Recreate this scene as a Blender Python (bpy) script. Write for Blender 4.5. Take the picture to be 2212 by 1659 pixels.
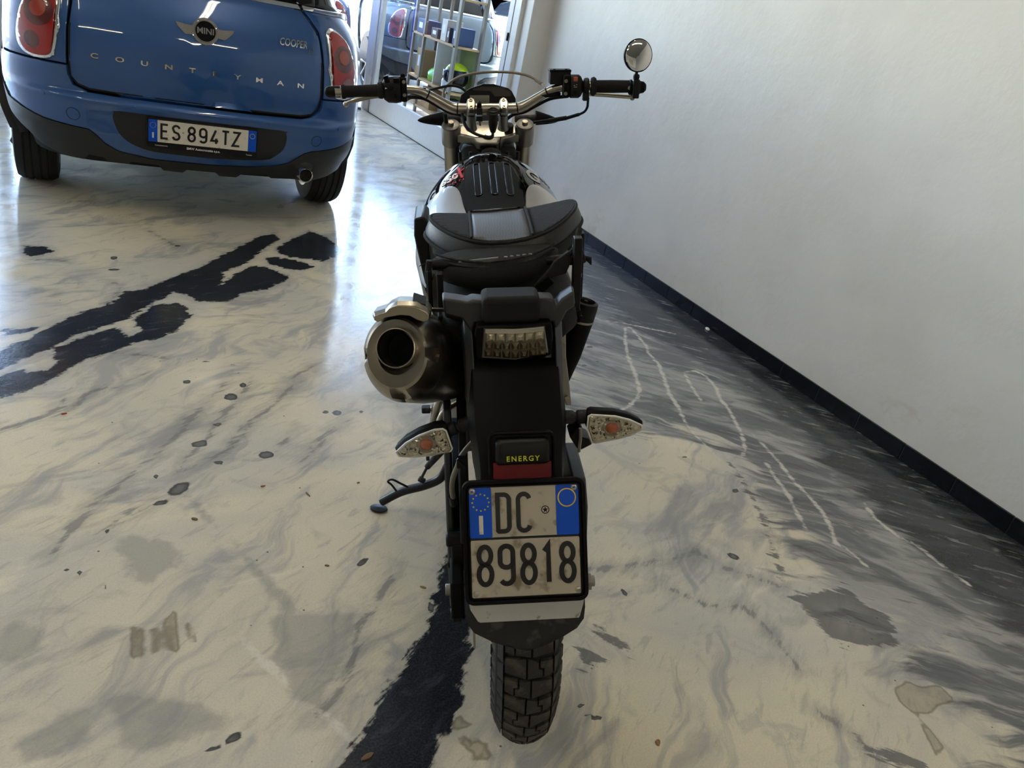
import bpy, bmesh, math, random, json
import numpy as np
from mathutils import Vector, Matrix, noise as mnoise
random.seed(7)
PI = math.pi
for o_ in list(bpy.data.objects): bpy.data.objects.remove(o_)
SC = bpy.context.scene; COL = SC.collection

# ------------------------------------------------------------------ camera, world, light, exposure
TH, RO, PS, HC, FPX = 0.4369, 0.2178, 0.5098, 1.4031, 1714.33
fw = Vector((math.sin(PS)*math.cos(TH), math.cos(PS)*math.cos(TH), -math.sin(TH)))
r0 = Vector((math.cos(PS), -math.sin(PS), 0)); u0 = r0.cross(fw)
cr = r0*math.cos(RO)+u0*math.sin(RO); cu = -r0*math.sin(RO)+u0*math.cos(RO)
cam = bpy.data.cameras.new('camera'); cam.sensor_width = 36; cam.lens = FPX/2212*36
cam.clip_start = .02; cam.clip_end = 200
co = bpy.data.objects.new('camera', cam); COL.objects.link(co); SC.camera = co
M = Matrix((cr, cu, -fw)).transposed().to_4x4(); M.translation = (0, 0, HC); co.matrix_world = M

SC.view_settings.view_transform = 'Standard'; SC.view_settings.look = 'None'
SC.view_settings.gamma = 1; SC.view_settings.use_curve_mapping = False
SC.view_settings.exposure = 1.6
W = bpy.data.worlds.new('daylight'); SC.world = W; W.use_nodes = True
nt = W.node_tree; nt.nodes.clear()
sky = nt.nodes.new('ShaderNodeTexSky'); sky.sky_type = 'NISHITA'; sky.sun_disc = False
sky.sun_elevation = math.radians(52); sky.sun_rotation = math.radians(60); sky.air_density = 1.0; sky.dust_density = 1.0
bg = nt.nodes.new('ShaderNodeBackground'); bg.inputs[1].default_value = 0.72
wo = nt.nodes.new('ShaderNodeOutputWorld'); nt.links.new(sky.outputs[0], bg.inputs[0]); nt.links.new(bg.outputs[0], wo.inputs[0])
def light(name, kind, loc, energy, color=(1, 1, 1), size=None, rot=(0, 0, 0), portal=False):
    d = bpy.data.lights.new(name, kind); d.energy = energy; d.color = color
    if size: d.shape = 'RECTANGLE'; d.size, d.size_y = size
    o = bpy.data.objects.new(name, d); COL.objects.link(o); o.location = loc; o.rotation_euler = rot
    if portal: d.cycles.is_portal = True
    return o
sn = light('sun', 'SUN', (4, 12, 9), 12.0, (1, .95, .88)); sn.data.angle = math.radians(.6)
sn.rotation_euler = Vector((-.50, .42, -.76)).to_track_quat('-Z', 'Y').to_euler()
# daylight portals in the openings of the hall (they only guide sampling)
light('portal_front', 'AREA', (-2.2, 9.36, 1.7), 1, size=(9.6, 3.3), rot=(-PI/2, 0, 0), portal=True)
light('portal_back', 'AREA', (-2, -9.96, 2.1), 1, size=(8, 1.6), rot=(PI/2, 0, 0), portal=True)

# ------------------------------------------------------------------ materials
MT = {}
def srgb(c):
    return tuple(((v/255)/12.92 if v/255 <= .04045 else ((v/255+.055)/1.055)**2.4) for v in c)+(1,)
def mat(name, rgb, rough=.5, metal=0, coat=0, spec=.5, var=.08, vs=30, bump=0, bs=200, trans=0, ior=1.45, emit=0, aniso=0, dirt=None, alpha=1, coatr=.05):
    m = bpy.data.materials.new(name); m.use_nodes = True; n = m.node_tree; b = n.nodes['Principled BSDF']
    c = srgb(rgb)
    b.inputs['Roughness'].default_value = rough; b.inputs['Metallic'].default_value = metal
    b.inputs['Coat Weight'].default_value = coat; b.inputs['Coat Roughness'].default_value = coatr
    b.inputs['Specular IOR Level'].default_value = spec; b.inputs['IOR'].default_value = ior
    b.inputs['Transmission Weight'].default_value = trans; b.inputs['Alpha'].default_value = alpha
    tc = n.nodes.new('ShaderNodeTexCoord')
    nz = n.nodes.new('ShaderNodeTexNoise'); nz.inputs['Scale'].default_value = vs; nz.inputs['Detail'].default_value = 5
    n.links.new(tc.outputs['Object'], nz.inputs['Vector'])
    mx = n.nodes.new('ShaderNodeMix'); mx.data_type = 'RGBA'
    mx.inputs[6].default_value = tuple(v*(1-var) for v in c[:3])+(1,); mx.inputs[7].default_value = tuple(min(1, v*(1+var)) for v in c[:3])+(1,)
    n.links.new(nz.outputs['Fac'], mx.inputs[0]); out = mx.outputs[2]
    if dirt:
        dz = n.nodes.new('ShaderNodeTexNoise'); dz.inputs['Scale'].default_value = dirt[1]; dz.inputs['Detail'].default_value = 6
        n.links.new(tc.outputs['Object'], dz.inputs['Vector'])
        rp = n.nodes.new('ShaderNodeMapRange'); rp.inputs[1].default_value = dirt[2]; rp.inputs[2].default_value = dirt[2]+.12
        n.links.new(dz.outputs['Fac'], rp.inputs[0])
        m2 = n.nodes.new('ShaderNodeMix'); m2.data_type = 'RGBA'; m2.inputs[7].default_value = srgb(dirt[0])
        n.links.new(rp.outputs[0], m2.inputs[0]); n.links.new(out, m2.inputs[6]); out = m2.outputs[2]
    n.links.new(out, b.inputs['Base Color'])
    if bump:
        bz = n.nodes.new('ShaderNodeTexNoise'); bz.inputs['Scale'].default_value = bs; bz.inputs['Detail'].default_value = 3
        n.links.new(tc.outputs['Object'], bz.inputs['Vector'])
        bp = n.nodes.new('ShaderNodeBump'); bp.inputs['Strength'].default_value = bump; bp.inputs['Distance'].default_value = .002
        n.links.new(bz.outputs['Fac'], bp.inputs['Height']); n.links.new(bp.outputs[0], b.inputs['Normal'])
    if aniso: b.inputs['Anisotropic'].default_value = aniso
    if emit: b.inputs['Emission Color'].default_value = c; b.inputs['Emission Strength'].default_value = emit
    MT[name] = m; return m
mat('blk_plastic', (11, 11, 12), .45, spec=.3, bump=.15, bs=900)
mat('blk_satin', (7, 7, 8), .55, spec=.14)
mat('strip_metal', (176, 176, 172), .42, .4, dirt=((60, 56, 52), 55, .60))
mat('blk_gloss', (5, 5, 6), .06, coat=0)
mat('grey_plastic', (46, 47, 50), .36, bump=.2, bs=1200)
mat('trim_plastic', (23, 24, 26), .42, bump=.25, bs=900)
mat('rubber', (17, 17, 18), .62, bump=.4, bs=400, dirt=((56, 54, 50), 40, .55))
mat('tyre_rubber', (40, 38, 35), .7, bump=.5, bs=300, dirt=((66, 61, 53), 30, .5))
mat('tyre_core', (22, 21, 20), .75, bump=.4, bs=300)
mat('foam', (10, 9, 9), .9, bump=.8, bs=350)
mat('alu', (168, 163, 153), .3, 1, bump=.05, bs=600)
mat('alu_dull', (132, 130, 126), .42, 1, bump=.15, bs=500)
mat('steel', (150, 142, 128), .3, 1, bump=.05, bs=800, var=.12, vs=18)
mat('chrome', (225, 225, 225), .06, 1)
mat('steel_blk', (30, 30, 32), .35, .4)
mat('worn_alu', (150, 145, 135), .5, .6, dirt=((60, 48, 40), 120, .66))
mat('reflector', (232, 226, 214), .22, .75, bump=1, bs=260, var=.25, vs=160)
mat('silver_paint', (170, 170, 170), .35, .5, coat=.4)
mat('red_lens', (150, 8, 10), .12, coat=1, var=.15, vs=60)
mat('red_dark', (70, 10, 14), .15, coat=1)
mat('red_disc', (84, 12, 14), .18, coat=1)
mat('amber_disc', (150, 42, 18), .2, coat=1)
mat('white_disc', (120, 74, 80), .2, coat=1)
mat('red_reflector', (110, 10, 18), .45, coat=0, bump=.4, bs=1500)
mat('amber', (190, 78, 12), .12, coat=1)
mat('plate_white', (206, 201, 190), .35, coat=.3, dirt=((150, 140, 120), 45, .62))
mat('plate_moto', (170, 162, 146), .4, coat=.1, dirt=((120, 108, 88), 38, .56))
mat('plate_blue', (0, 74, 190), .4, spec=.3)
mat('plate_black', (10, 10, 11), .35, coat=.3)
mat('yellow', (226, 188, 30), .4)
mat('lime', (196, 200, 40), .45)
mat('white', (225, 225, 222), .5)
mat('white_paint', (228, 228, 226), .45, coat=.2)
mat('grey_print', (150, 152, 154), .4)
mat('red_print', (190, 20, 30), .4)
mat('cable_grey', (118, 112, 98), .45)
mat('mirror', (235, 236, 238), .02, 1, var=0)
mat('bag_cloth', (17, 17, 19), .8, bump=.9, bs=700)
mat('bag_suede', (19, 18, 19), .9, bump=.6, bs=120, var=.2, vs=40)
mat('lcd', (104, 108, 96), .2, coat=.6)
mat('dash_face', (58, 55, 50), .45)
mat('orange_btn', (150, 72, 48), .5)
mat('leaf_brown', (112, 84, 58), .7, bump=.6, bs=300)
mat('wood_chip', (150, 118, 82), .7, bump=.6, bs=300)
mat('wax', (232, 232, 228), .4)
mat('wood', (196, 160, 112), .6, vs=8, var=.2)
mat('shelf_grey', (128, 120, 108), .5)
mat('card', (186, 152, 104), .8)
mat('box_white', (214, 208, 198), .6)
mat('box_blue', (58, 78, 120), .6)
mat('box_dark', (62, 48, 52), .6)
mat('green_bag', (130, 214, 20), .35, coat=.5, bump=1, bs=25, var=.2)
mat('hivis', (190, 214, 20), .4, coat=.5)
mat('blue_handle', (40, 60, 170), .4)
mat('container_blue', (30, 140, 214), .5)
mat('asphalt', (176, 174, 168), .9, bump=.5, bs=60)
mat('cream_car', (228, 220, 204), .25, coat=1)
mat('grey_car', (98, 106, 108), .3, .3, coat=.8)
mat('panel_green', (150, 168, 96), .6)
mat('white_car', (220, 224, 226), .25, coat=1)
mat('dark_inner', (6, 6, 7), .8)
mat('tube_holder', (226, 226, 222), .5)
mat('wall_far', (222, 222, 218), .7)
mat('ceiling_paint', (150, 148, 143), .8)
mat('concrete_lt', (214, 208, 196), .85)

def glass(name, tint=(255, 255, 255), alpha=.12, rough=0.0, ior=1.5):
    """thin pane: fresnel reflection over plain see-through"""
    m = bpy.data.materials.new(name); m.use_nodes = True; n = m.node_tree; n.nodes.clear()
    out = n.nodes.new('ShaderNodeOutputMaterial'); tr = n.nodes.new('ShaderNodeBsdfTransparent'); gl = n.nodes.new('ShaderNodeBsdfGlossy')
    tr.inputs[0].default_value = srgb(tint); gl.inputs['Roughness'].default_value = rough
    fr = n.nodes.new('ShaderNodeFresnel'); fr.inputs[0].default_value = ior
    ma = n.nodes.new('ShaderNodeMath'); ma.operation = 'ADD'; ma.inputs[1].default_value = alpha; ma.use_clamp = True
    ge = n.nodes.new('ShaderNodeNewGeometry'); iv = n.nodes.new('ShaderNodeMath'); iv.operation = 'SUBTRACT'; iv.inputs[0].default_value = 1; n.links.new(ge.outputs['Backfacing'], iv.inputs[1])
    mu = n.nodes.new('ShaderNodeMath'); mu.operation = 'MULTIPLY'; n.links.new(iv.outputs[0], mu.inputs[1])
    mx = n.nodes.new('ShaderNodeMixShader'); n.links.new(fr.outputs[0], ma.inputs[0]); n.links.new(ma.outputs[0], mu.inputs[0]); n.links.new(mu.outputs[0], mx.inputs[0])
    n.links.new(tr.outputs[0], mx.inputs[1]); n.links.new(gl.outputs[0], mx.inputs[2]); n.links.new(mx.outputs[0], out.inputs[0])
    MT[name] = m
glass('pane', (246, 250, 252), .0, ior=1.3); glass('lens_clear', (225, 222, 214), .03); glass('car_glass', (40, 42, 44), .04)
glass('plexi', (245, 245, 245), .02)

def carpaint(name, rgb, rgb2):
    m = bpy.data.materials.new(name); m.use_nodes = True; n = m.node_tree; b = n.nodes['Principled BSDF']
    tc = n.nodes.new('ShaderNodeTexCoord'); nz = n.nodes.new('ShaderNodeTexNoise'); nz.inputs['Scale'].default_value = 900
    n.links.new(tc.outputs['Object'], nz.inputs['Vector'])
    mx = n.nodes.new('ShaderNodeMix'); mx.data_type = 'RGBA'; mx.inputs[6].default_value = srgb(rgb); mx.inputs[7].default_value = srgb(rgb2)
    n.links.new(nz.outputs['Fac'], mx.inputs[0]); n.links.new(mx.outputs[2], b.inputs['Base Color'])
    b.inputs['Metallic'].default_value = .35; b.inputs['Roughness'].default_value = .38
    b.inputs['Coat Weight'].default_value = 1; b.inputs['Coat Roughness'].default_value = .03
    MT[name] = m
carpaint('blue_paint', (16, 62, 120), (30, 84, 148))

def weave(name, rgb, rgb2, sc=260, bump=.6):
    m = bpy.data.materials.new(name); m.use_nodes = True; n = m.node_tree; b = n.nodes['Principled BSDF']
    tc = n.nodes.new('ShaderNodeTexCoord'); ck = n.nodes.new('ShaderNodeTexChecker'); ck.inputs['Scale'].default_value = sc
    mp = n.nodes.new('ShaderNodeMapping'); mp.inputs['Rotation'].default_value = (0, 0, PI/4)
    n.links.new(tc.outputs['Object'], mp.inputs['Vector']); n.links.new(mp.outputs[0], ck.inputs['Vector'])
    ck.inputs['Color1'].default_value = srgb(rgb); ck.inputs['Color2'].default_value = srgb(rgb2)
    n.links.new(ck.outputs[0], b.inputs['Base Color']); b.inputs['Roughness'].default_value = .42
    bp = n.nodes.new('ShaderNodeBump'); bp.inputs['Strength'].default_value = bump; bp.inputs['Distance'].default_value = .001
    n.links.new(ck.outputs['Fac'], bp.inputs['Height']); n.links.new(bp.outputs[0], b.inputs['Normal'])
    MT[name] = m
weave('weave_grey', (56, 56, 56), (36, 36, 37)); weave('weave_dark', (24, 24, 26), (15, 15, 17))

# ------------------------------------------------------------------ mesh builder
class MB:
    def __init__(s): s.v = []; s.f = []
    def add(s, vs, fs):
        k = len(s.v); s.v += [tuple(p) for p in vs]; s.f += [tuple(i+k for i in f) for f in fs]; return s
    def box(s, c, d, rot=None):
        R = rot if rot is not None else Matrix.Identity(3)
        vs = [Vector(c)+R @ Vector((x*d[0]/2, y*d[1]/2, z*d[2]/2)) for x in (-1, 1) for y in (-1, 1) for z in (-1, 1)]
        return s.add(vs, [(0, 1, 3, 2), (4, 6, 7, 5), (0, 4, 5, 1), (2, 3, 7, 6), (0, 2, 6, 4), (1, 5, 7, 3)])
    def loft(s, rings, close=True, cap=True):
        k = len(rings[0]); vs = [p for r in rings for p in r]; fs = []
        for i in range(len(rings)-1):
            for j in range(k if close else k-1):
                a = i*k+j; b = i*k+(j+1) % k; fs.append((a, b, b+k, a+k))
        if cap and close: fs += [tuple(range(k-1, -1, -1)), tuple(range((len(rings)-1)*k, len(rings)*k))]
        return s.add(vs, fs)
    def tube(s, pts, r, seg=12, ell=1.0, cap=True):
        pts = [Vector(p) for p in pts]; n = len(pts)
        rr = list(r) if isinstance(r, (list, tuple)) else [r]*n
        if len(rr) != n: rr = [interp(i/(n-1)*(len(rr)-1), list(enumerate(rr))) for i in range(n)]
        rings = []; up = None
        for i in range(n):
            t = (pts[min(i+1, n-1)]-pts[max(i-1, 0)]).normalized()
            if up is None:
                a = Vector((0, 0, 1)) if abs(t.z) < .9 else Vector((1, 0, 0)); up = (a-t*a.dot(t)).normalized()
            else: up = (up-t*up.dot(t)).normalized()
            b = t.cross(up)
            rings.append([pts[i]+(up*math.cos(q)+b*math.sin(q)*ell)*rr[i] for q in [2*PI*j/seg for j in range(seg)]])
        return s.loft(rings, True, cap)
    def cyl(s, a, b, r, r2=None, seg=24): return s.tube([a, b], [r, r if r2 is None else r2], seg)
    def lathe(s, o, axis, prof, seg=32, ell=(1, 1), cap=False):
        """prof: list of (distance along axis, radius)"""
        ax = Vector(axis).normalized(); a = Vector((0, 0, 1)) if abs(ax.z) < .9 else Vector((1, 0, 0))
        up = (a-ax*a.dot(ax)).normalized(); b = ax.cross(up); o = Vector(o)
        rings = [[o+ax*d+(up*math.cos(q)*ell[0]+b*math.sin(q)*ell[1])*r for q in [2*PI*j/seg for j in range(seg)]] for d, r in prof]
        return s.loft(rings, True, cap)
    def prism(s, poly, fr, d0, d1):
        """poly in (u,v); fr=(origin,U,V,N) ; extruded from d0 to d1 along N"""
        o, U, V, N = [Vector(q) for q in fr]
        return s.loft([[o+U*u+V*v+N*d for u, v in poly] for d in (d0, d1)])
    def sphere(s, c, r, seg=16, rings=10):
        c = Vector(c); r = Vector(r) if isinstance(r, (tuple, list)) else Vector((r, r, r)); R = []
        for i in range(rings+1):
            t = PI*i/rings; t = min(max(t, .02), PI-.02)
            R.append([c+Vector((r.x*math.sin(t)*math.cos(q), r.y*math.sin(t)*math.sin(q), r.z*math.cos(t))) for q in [2*PI*j/seg for j in range(seg)]])
        return s.loft(R)
    def build(s, name, m, parent=None, bevel=0, bseg=2, smooth=38, solid=0, sub=0):
        me = bpy.data.meshes.new(name); me.from_pydata(s.v, [], s.f); me.validate()
        bm = bmesh.new(); bm.from_mesh(me); bmesh.ops.recalc_face_normals(bm, faces=bm.faces); bm.to_mesh(me); bm.free()
        return link(name, me, m, parent, bevel, bseg, smooth, solid, sub)
def link(name, me, m, parent=None, bevel=0, bseg=2, smooth=38, solid=0, sub=0):
    if isinstance(m, str): m = MT[m]
    if m: me.materials.clear(); me.materials.append(m)
    if smooth: me.shade_smooth(); me.set_sharp_from_angle(angle=math.radians(smooth))
    o = bpy.data.objects.new(name, me); COL.objects.link(o)
    if parent: o.parent = parent
    if solid:
        q = o.modifiers.new('thickness', 'SOLIDIFY'); q.thickness = solid; q.offset = 0
    if sub:
        q = o.modifiers.new('subdivision', 'SUBSURF'); q.levels = q.render_levels = sub
    if bevel:
        q = o.modifiers.new('bevel', 'BEVEL'); q.width = bevel; q.segments = bseg; q.limit_method = 'ANGLE'; q.angle_limit = math.radians(35)
        q.harden_normals = False
    return o
def dup(root, **kw):
    """copy of a thing with copies of its parts and sub-parts"""
    c = root.copy(); COL.objects.link(c)
    for k, v in kw.items(): c[k] = v
    for ch in [x for x in ALLC.get(root.name, [])]:
        d = ch.copy(); COL.objects.link(d); d.parent = c
        for g in ALLC.get(ch.name, []):
            e = g.copy(); COL.objects.link(e); e.parent = d
    return c
ALLC = {}
def index_children():
    ALLC.clear()
    for o in bpy.data.objects:
        if o.parent: ALLC.setdefault(o.parent.name, []).append(o)
def thing(name, label, cat, mw=None, loc=None, rotz=0, group=None):
    o = bpy.data.objects.new(name, None); COL.objects.link(o); o.empty_display_size = .1
    if mw is not None: o.matrix_world = mw
    if loc is not None: o.location = loc; o.rotation_euler = (0, 0, rotz)
    o['label'] = label; o['category'] = cat
    if group: o['group'] = group
    return o
def tag(o, label, cat, group=None):
    o['label'] = label; o['category'] = cat
    if group: o['group'] = group
    return o
def struct(o): o['kind'] = 'structure'; return o
def spline(pts, n=6):
    pts = [Vector(p) for p in pts]; out = []
    for i in range(len(pts)-1):
        p0 = pts[max(i-1, 0)]; p1 = pts[i]; p2 = pts[i+1]; p3 = pts[min(i+2, len(pts)-1)]
        for k in range(n):
            t = k/n; out.append(.5*((2*p1)+(p2-p0)*t+(2*p0-5*p1+4*p2-p3)*t*t+(3*p1-p0-3*p2+p3)*t**3))
    out.append(pts[-1]); return out
def sp2(pts, n=6, closed=False):
    if closed:
        k = len(pts); q = [(pts[i % k][0], pts[i % k][1], 0) for i in range(-1, k+2)]
        return [(p.x, p.y) for p in spline(q, n)[n:-n-1]][:k*n]
    return [(p.x, p.y) for p in spline([(a, b, 0) for a, b in pts], n)]
def interp(x, tab):
    if x <= tab[0][0]: return tab[0][1]
    for (a, b), (c, d) in zip(tab, tab[1:]):
        if x <= c:
            t = (x-a)/(c-a); return b+(d-b)*t
    return tab[-1][1]
def ribbon(pts, w, closed=False):
    """flat stroke outline of a 2-D polyline -> list of quads (each 4 points)"""
    n = len(pts); L = []; R = []
    for i in range(n):
        a = pts[(i-1) % n] if (closed or i > 0) else pts[i]; c = pts[(i+1) % n] if (closed or i < n-1) else pts[i]; b = pts[i]
        d1 = Vector((b[0]-a[0], b[1]-a[1])); d2 = Vector((c[0]-b[0], c[1]-b[1]))
        if d1.length < 1e-9: d1 = d2
        if d2.length < 1e-9: d2 = d1
        d1.normalize(); d2.normalize(); t = (d1+d2)
        t = t.normalized() if t.length > 1e-6 else d1
        nn = Vector((-t.y, t.x)); sc = w/2/max(.35, nn.dot(Vector((-d1.y, d1.x))))
        L.append((b[0]+nn.x*sc, b[1]+nn.y*sc)); R.append((b[0]-nn.x*sc, b[1]-nn.y*sc))
    return [(L[i], L[(i+1) % n], R[(i+1) % n], R[i]) for i in range(n if closed else n-1)], L, R
def stroke(mb, pts, w, fr, h0, h1, closed=False):
    q, L, R = ribbon(pts, w, closed); o, U, V, N = [Vector(x) for x in fr]; n = len(L)
    rings = []
    for l, r in zip(L, R):
        rings.append([o+U*l[0]+V*l[1]+N*h0, o+U*l[0]+V*l[1]+N*h1, o+U*r[0]+V*r[1]+N*h1, o+U*r[0]+V*r[1]+N*h0])
    if closed: rings.append(rings[0])
    mb.loft(rings, True, not closed)
def arc(cx, cy, rx, ry, a0, a1, n=8):
    return [(cx+rx*math.cos(math.radians(a0+(a1-a0)*i/n)), cy+ry*math.sin(math.radians(a0+(a1-a0)*i/n))) for i in range(n+1)]
# number-plate characters in a cell 0..w x 0..h : list of (points, closed)
def glyph(ch, w, h):
    r = w/2
    if ch == 'D': return [([(0, 0), (0, h), (w*.55, h)]+arc(w-.45*w, h-.45*w, .45*w, .45*w, 90, 0)+arc(w-.45*w, .45*w, .45*w, .45*w, 0, -90)+[(0, 0)], True)]
    if ch == 'C': return [(arc(r, h-r, r, r, 10, 180)+arc(r, r, r, r, 180, 350), False)]
    if ch == '8': return [(arc(r, h-h*.235, r*.93, h*.235, 0, 360, 24)[:-1], True), (arc(r, h*.265, r, h*.265, 0, 360, 24)[:-1], True)]
    if ch == '9': return [(arc(r, h-r, r, r, 0, 360, 20)[:-1], True) if 0 else ([(w, h-r)]+arc(r, h-r, r, r, 0, 180, 10)+[(0, h*.58)]+arc(r, h*.58, r, r*.85, 180, 360, 10), True), ([(w, h*.7), (w, r)]+arc(r, r, r, r, 0, -150, 10), False)]
    if ch == '1': return [([(w*.1, h*.82), (w*.55, h*.97), (w*.55, 0)], False)]
    if ch == 'E': return [([(w, 0), (0, 0), (0, h), (w, h)], False), ([(0, h*.52), (w*.88, h*.52)], False)]
    if ch == 'S': return [(arc(r, h-r, r, r, 10, 180)+[(r*.45, h*.54), (r*1.6, h*.45)]+arc(r, r, r, r, 25, -170), False)]
    if ch == '4': return [([(w*.62, h), (0, h*.22), (w, h*.22)], False), ([(w*.7, h*.4), (w*.7, 0)], False)]
    if ch == 'T': return [([(0, h), (w, h)], False), ([(w/2, h), (w/2, 0)], False)]
    if ch == 'Z': return [([(0, h), (w, h), (0, 0), (w, 0)], False)]
    return []
def put_glyph(mb, ch, x, y, w, h, sw, fr, h0, h1):
    for pts, cl in glyph(ch, w-sw, h-sw): stroke(mb, [(x+sw/2+a, y+sw/2+b) for a, b in pts], sw, fr, h0, h1, cl)
def textmesh(s, size=1, extrude=0, shear=0, offset=0, sx=1, align='CENTER', spacing=1):
    c = bpy.data.curves.new('t', 'FONT'); c.body = s; c.size = size; c.extrude = extrude; c.shear = shear; c.offset = offset
    c.align_x = align; c.align_y = 'CENTER'; c.resolution_u = 3; c.space_character = spacing
    o = bpy.data.objects.new('t', c); COL.objects.link(o); dg = bpy.context.evaluated_depsgraph_get()
    me = bpy.data.meshes.new_from_object(o.evaluated_get(dg)); bpy.data.objects.remove(o); bpy.data.curves.remove(c)
    vs = [(v.co.x*sx, v.co.y, v.co.z) for v in me.vertices]; fs = [tuple(p.vertices) for p in me.polygons]
    bpy.data.meshes.remove(me); return vs, fs
def text_on(name, s, m, parent, fn, **kw):
    vs, fs = textmesh(s, **kw); mb = MB(); mb.add([fn(*v) for v in vs], fs)
    me = bpy.data.meshes.new(name); me.from_pydata(mb.v, [], mb.f); me.update()
    return link(name, me, m, parent, smooth=0)
def frfn(fr):
    o, U, V, N = [Vector(x) for x in fr]
    return lambda x, y, z: o+U*x+V*y+N*z
def circle(cx, cy, r, n=24): return [(cx+r*math.cos(2*PI*i/n), cy+r*math.sin(2*PI*i/n)) for i in range(n)]
def rrect(x0, y0, x1, y1, r, n=5):
    o = []
    for cx, cy, a in ((x1-r, y1-r, 0), (x0+r, y1-r, 90), (x0+r, y0+r, 180), (x1-r, y0+r, 270)): o += arc(cx, cy, r, r, a, a+90, n)
    return o

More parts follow.
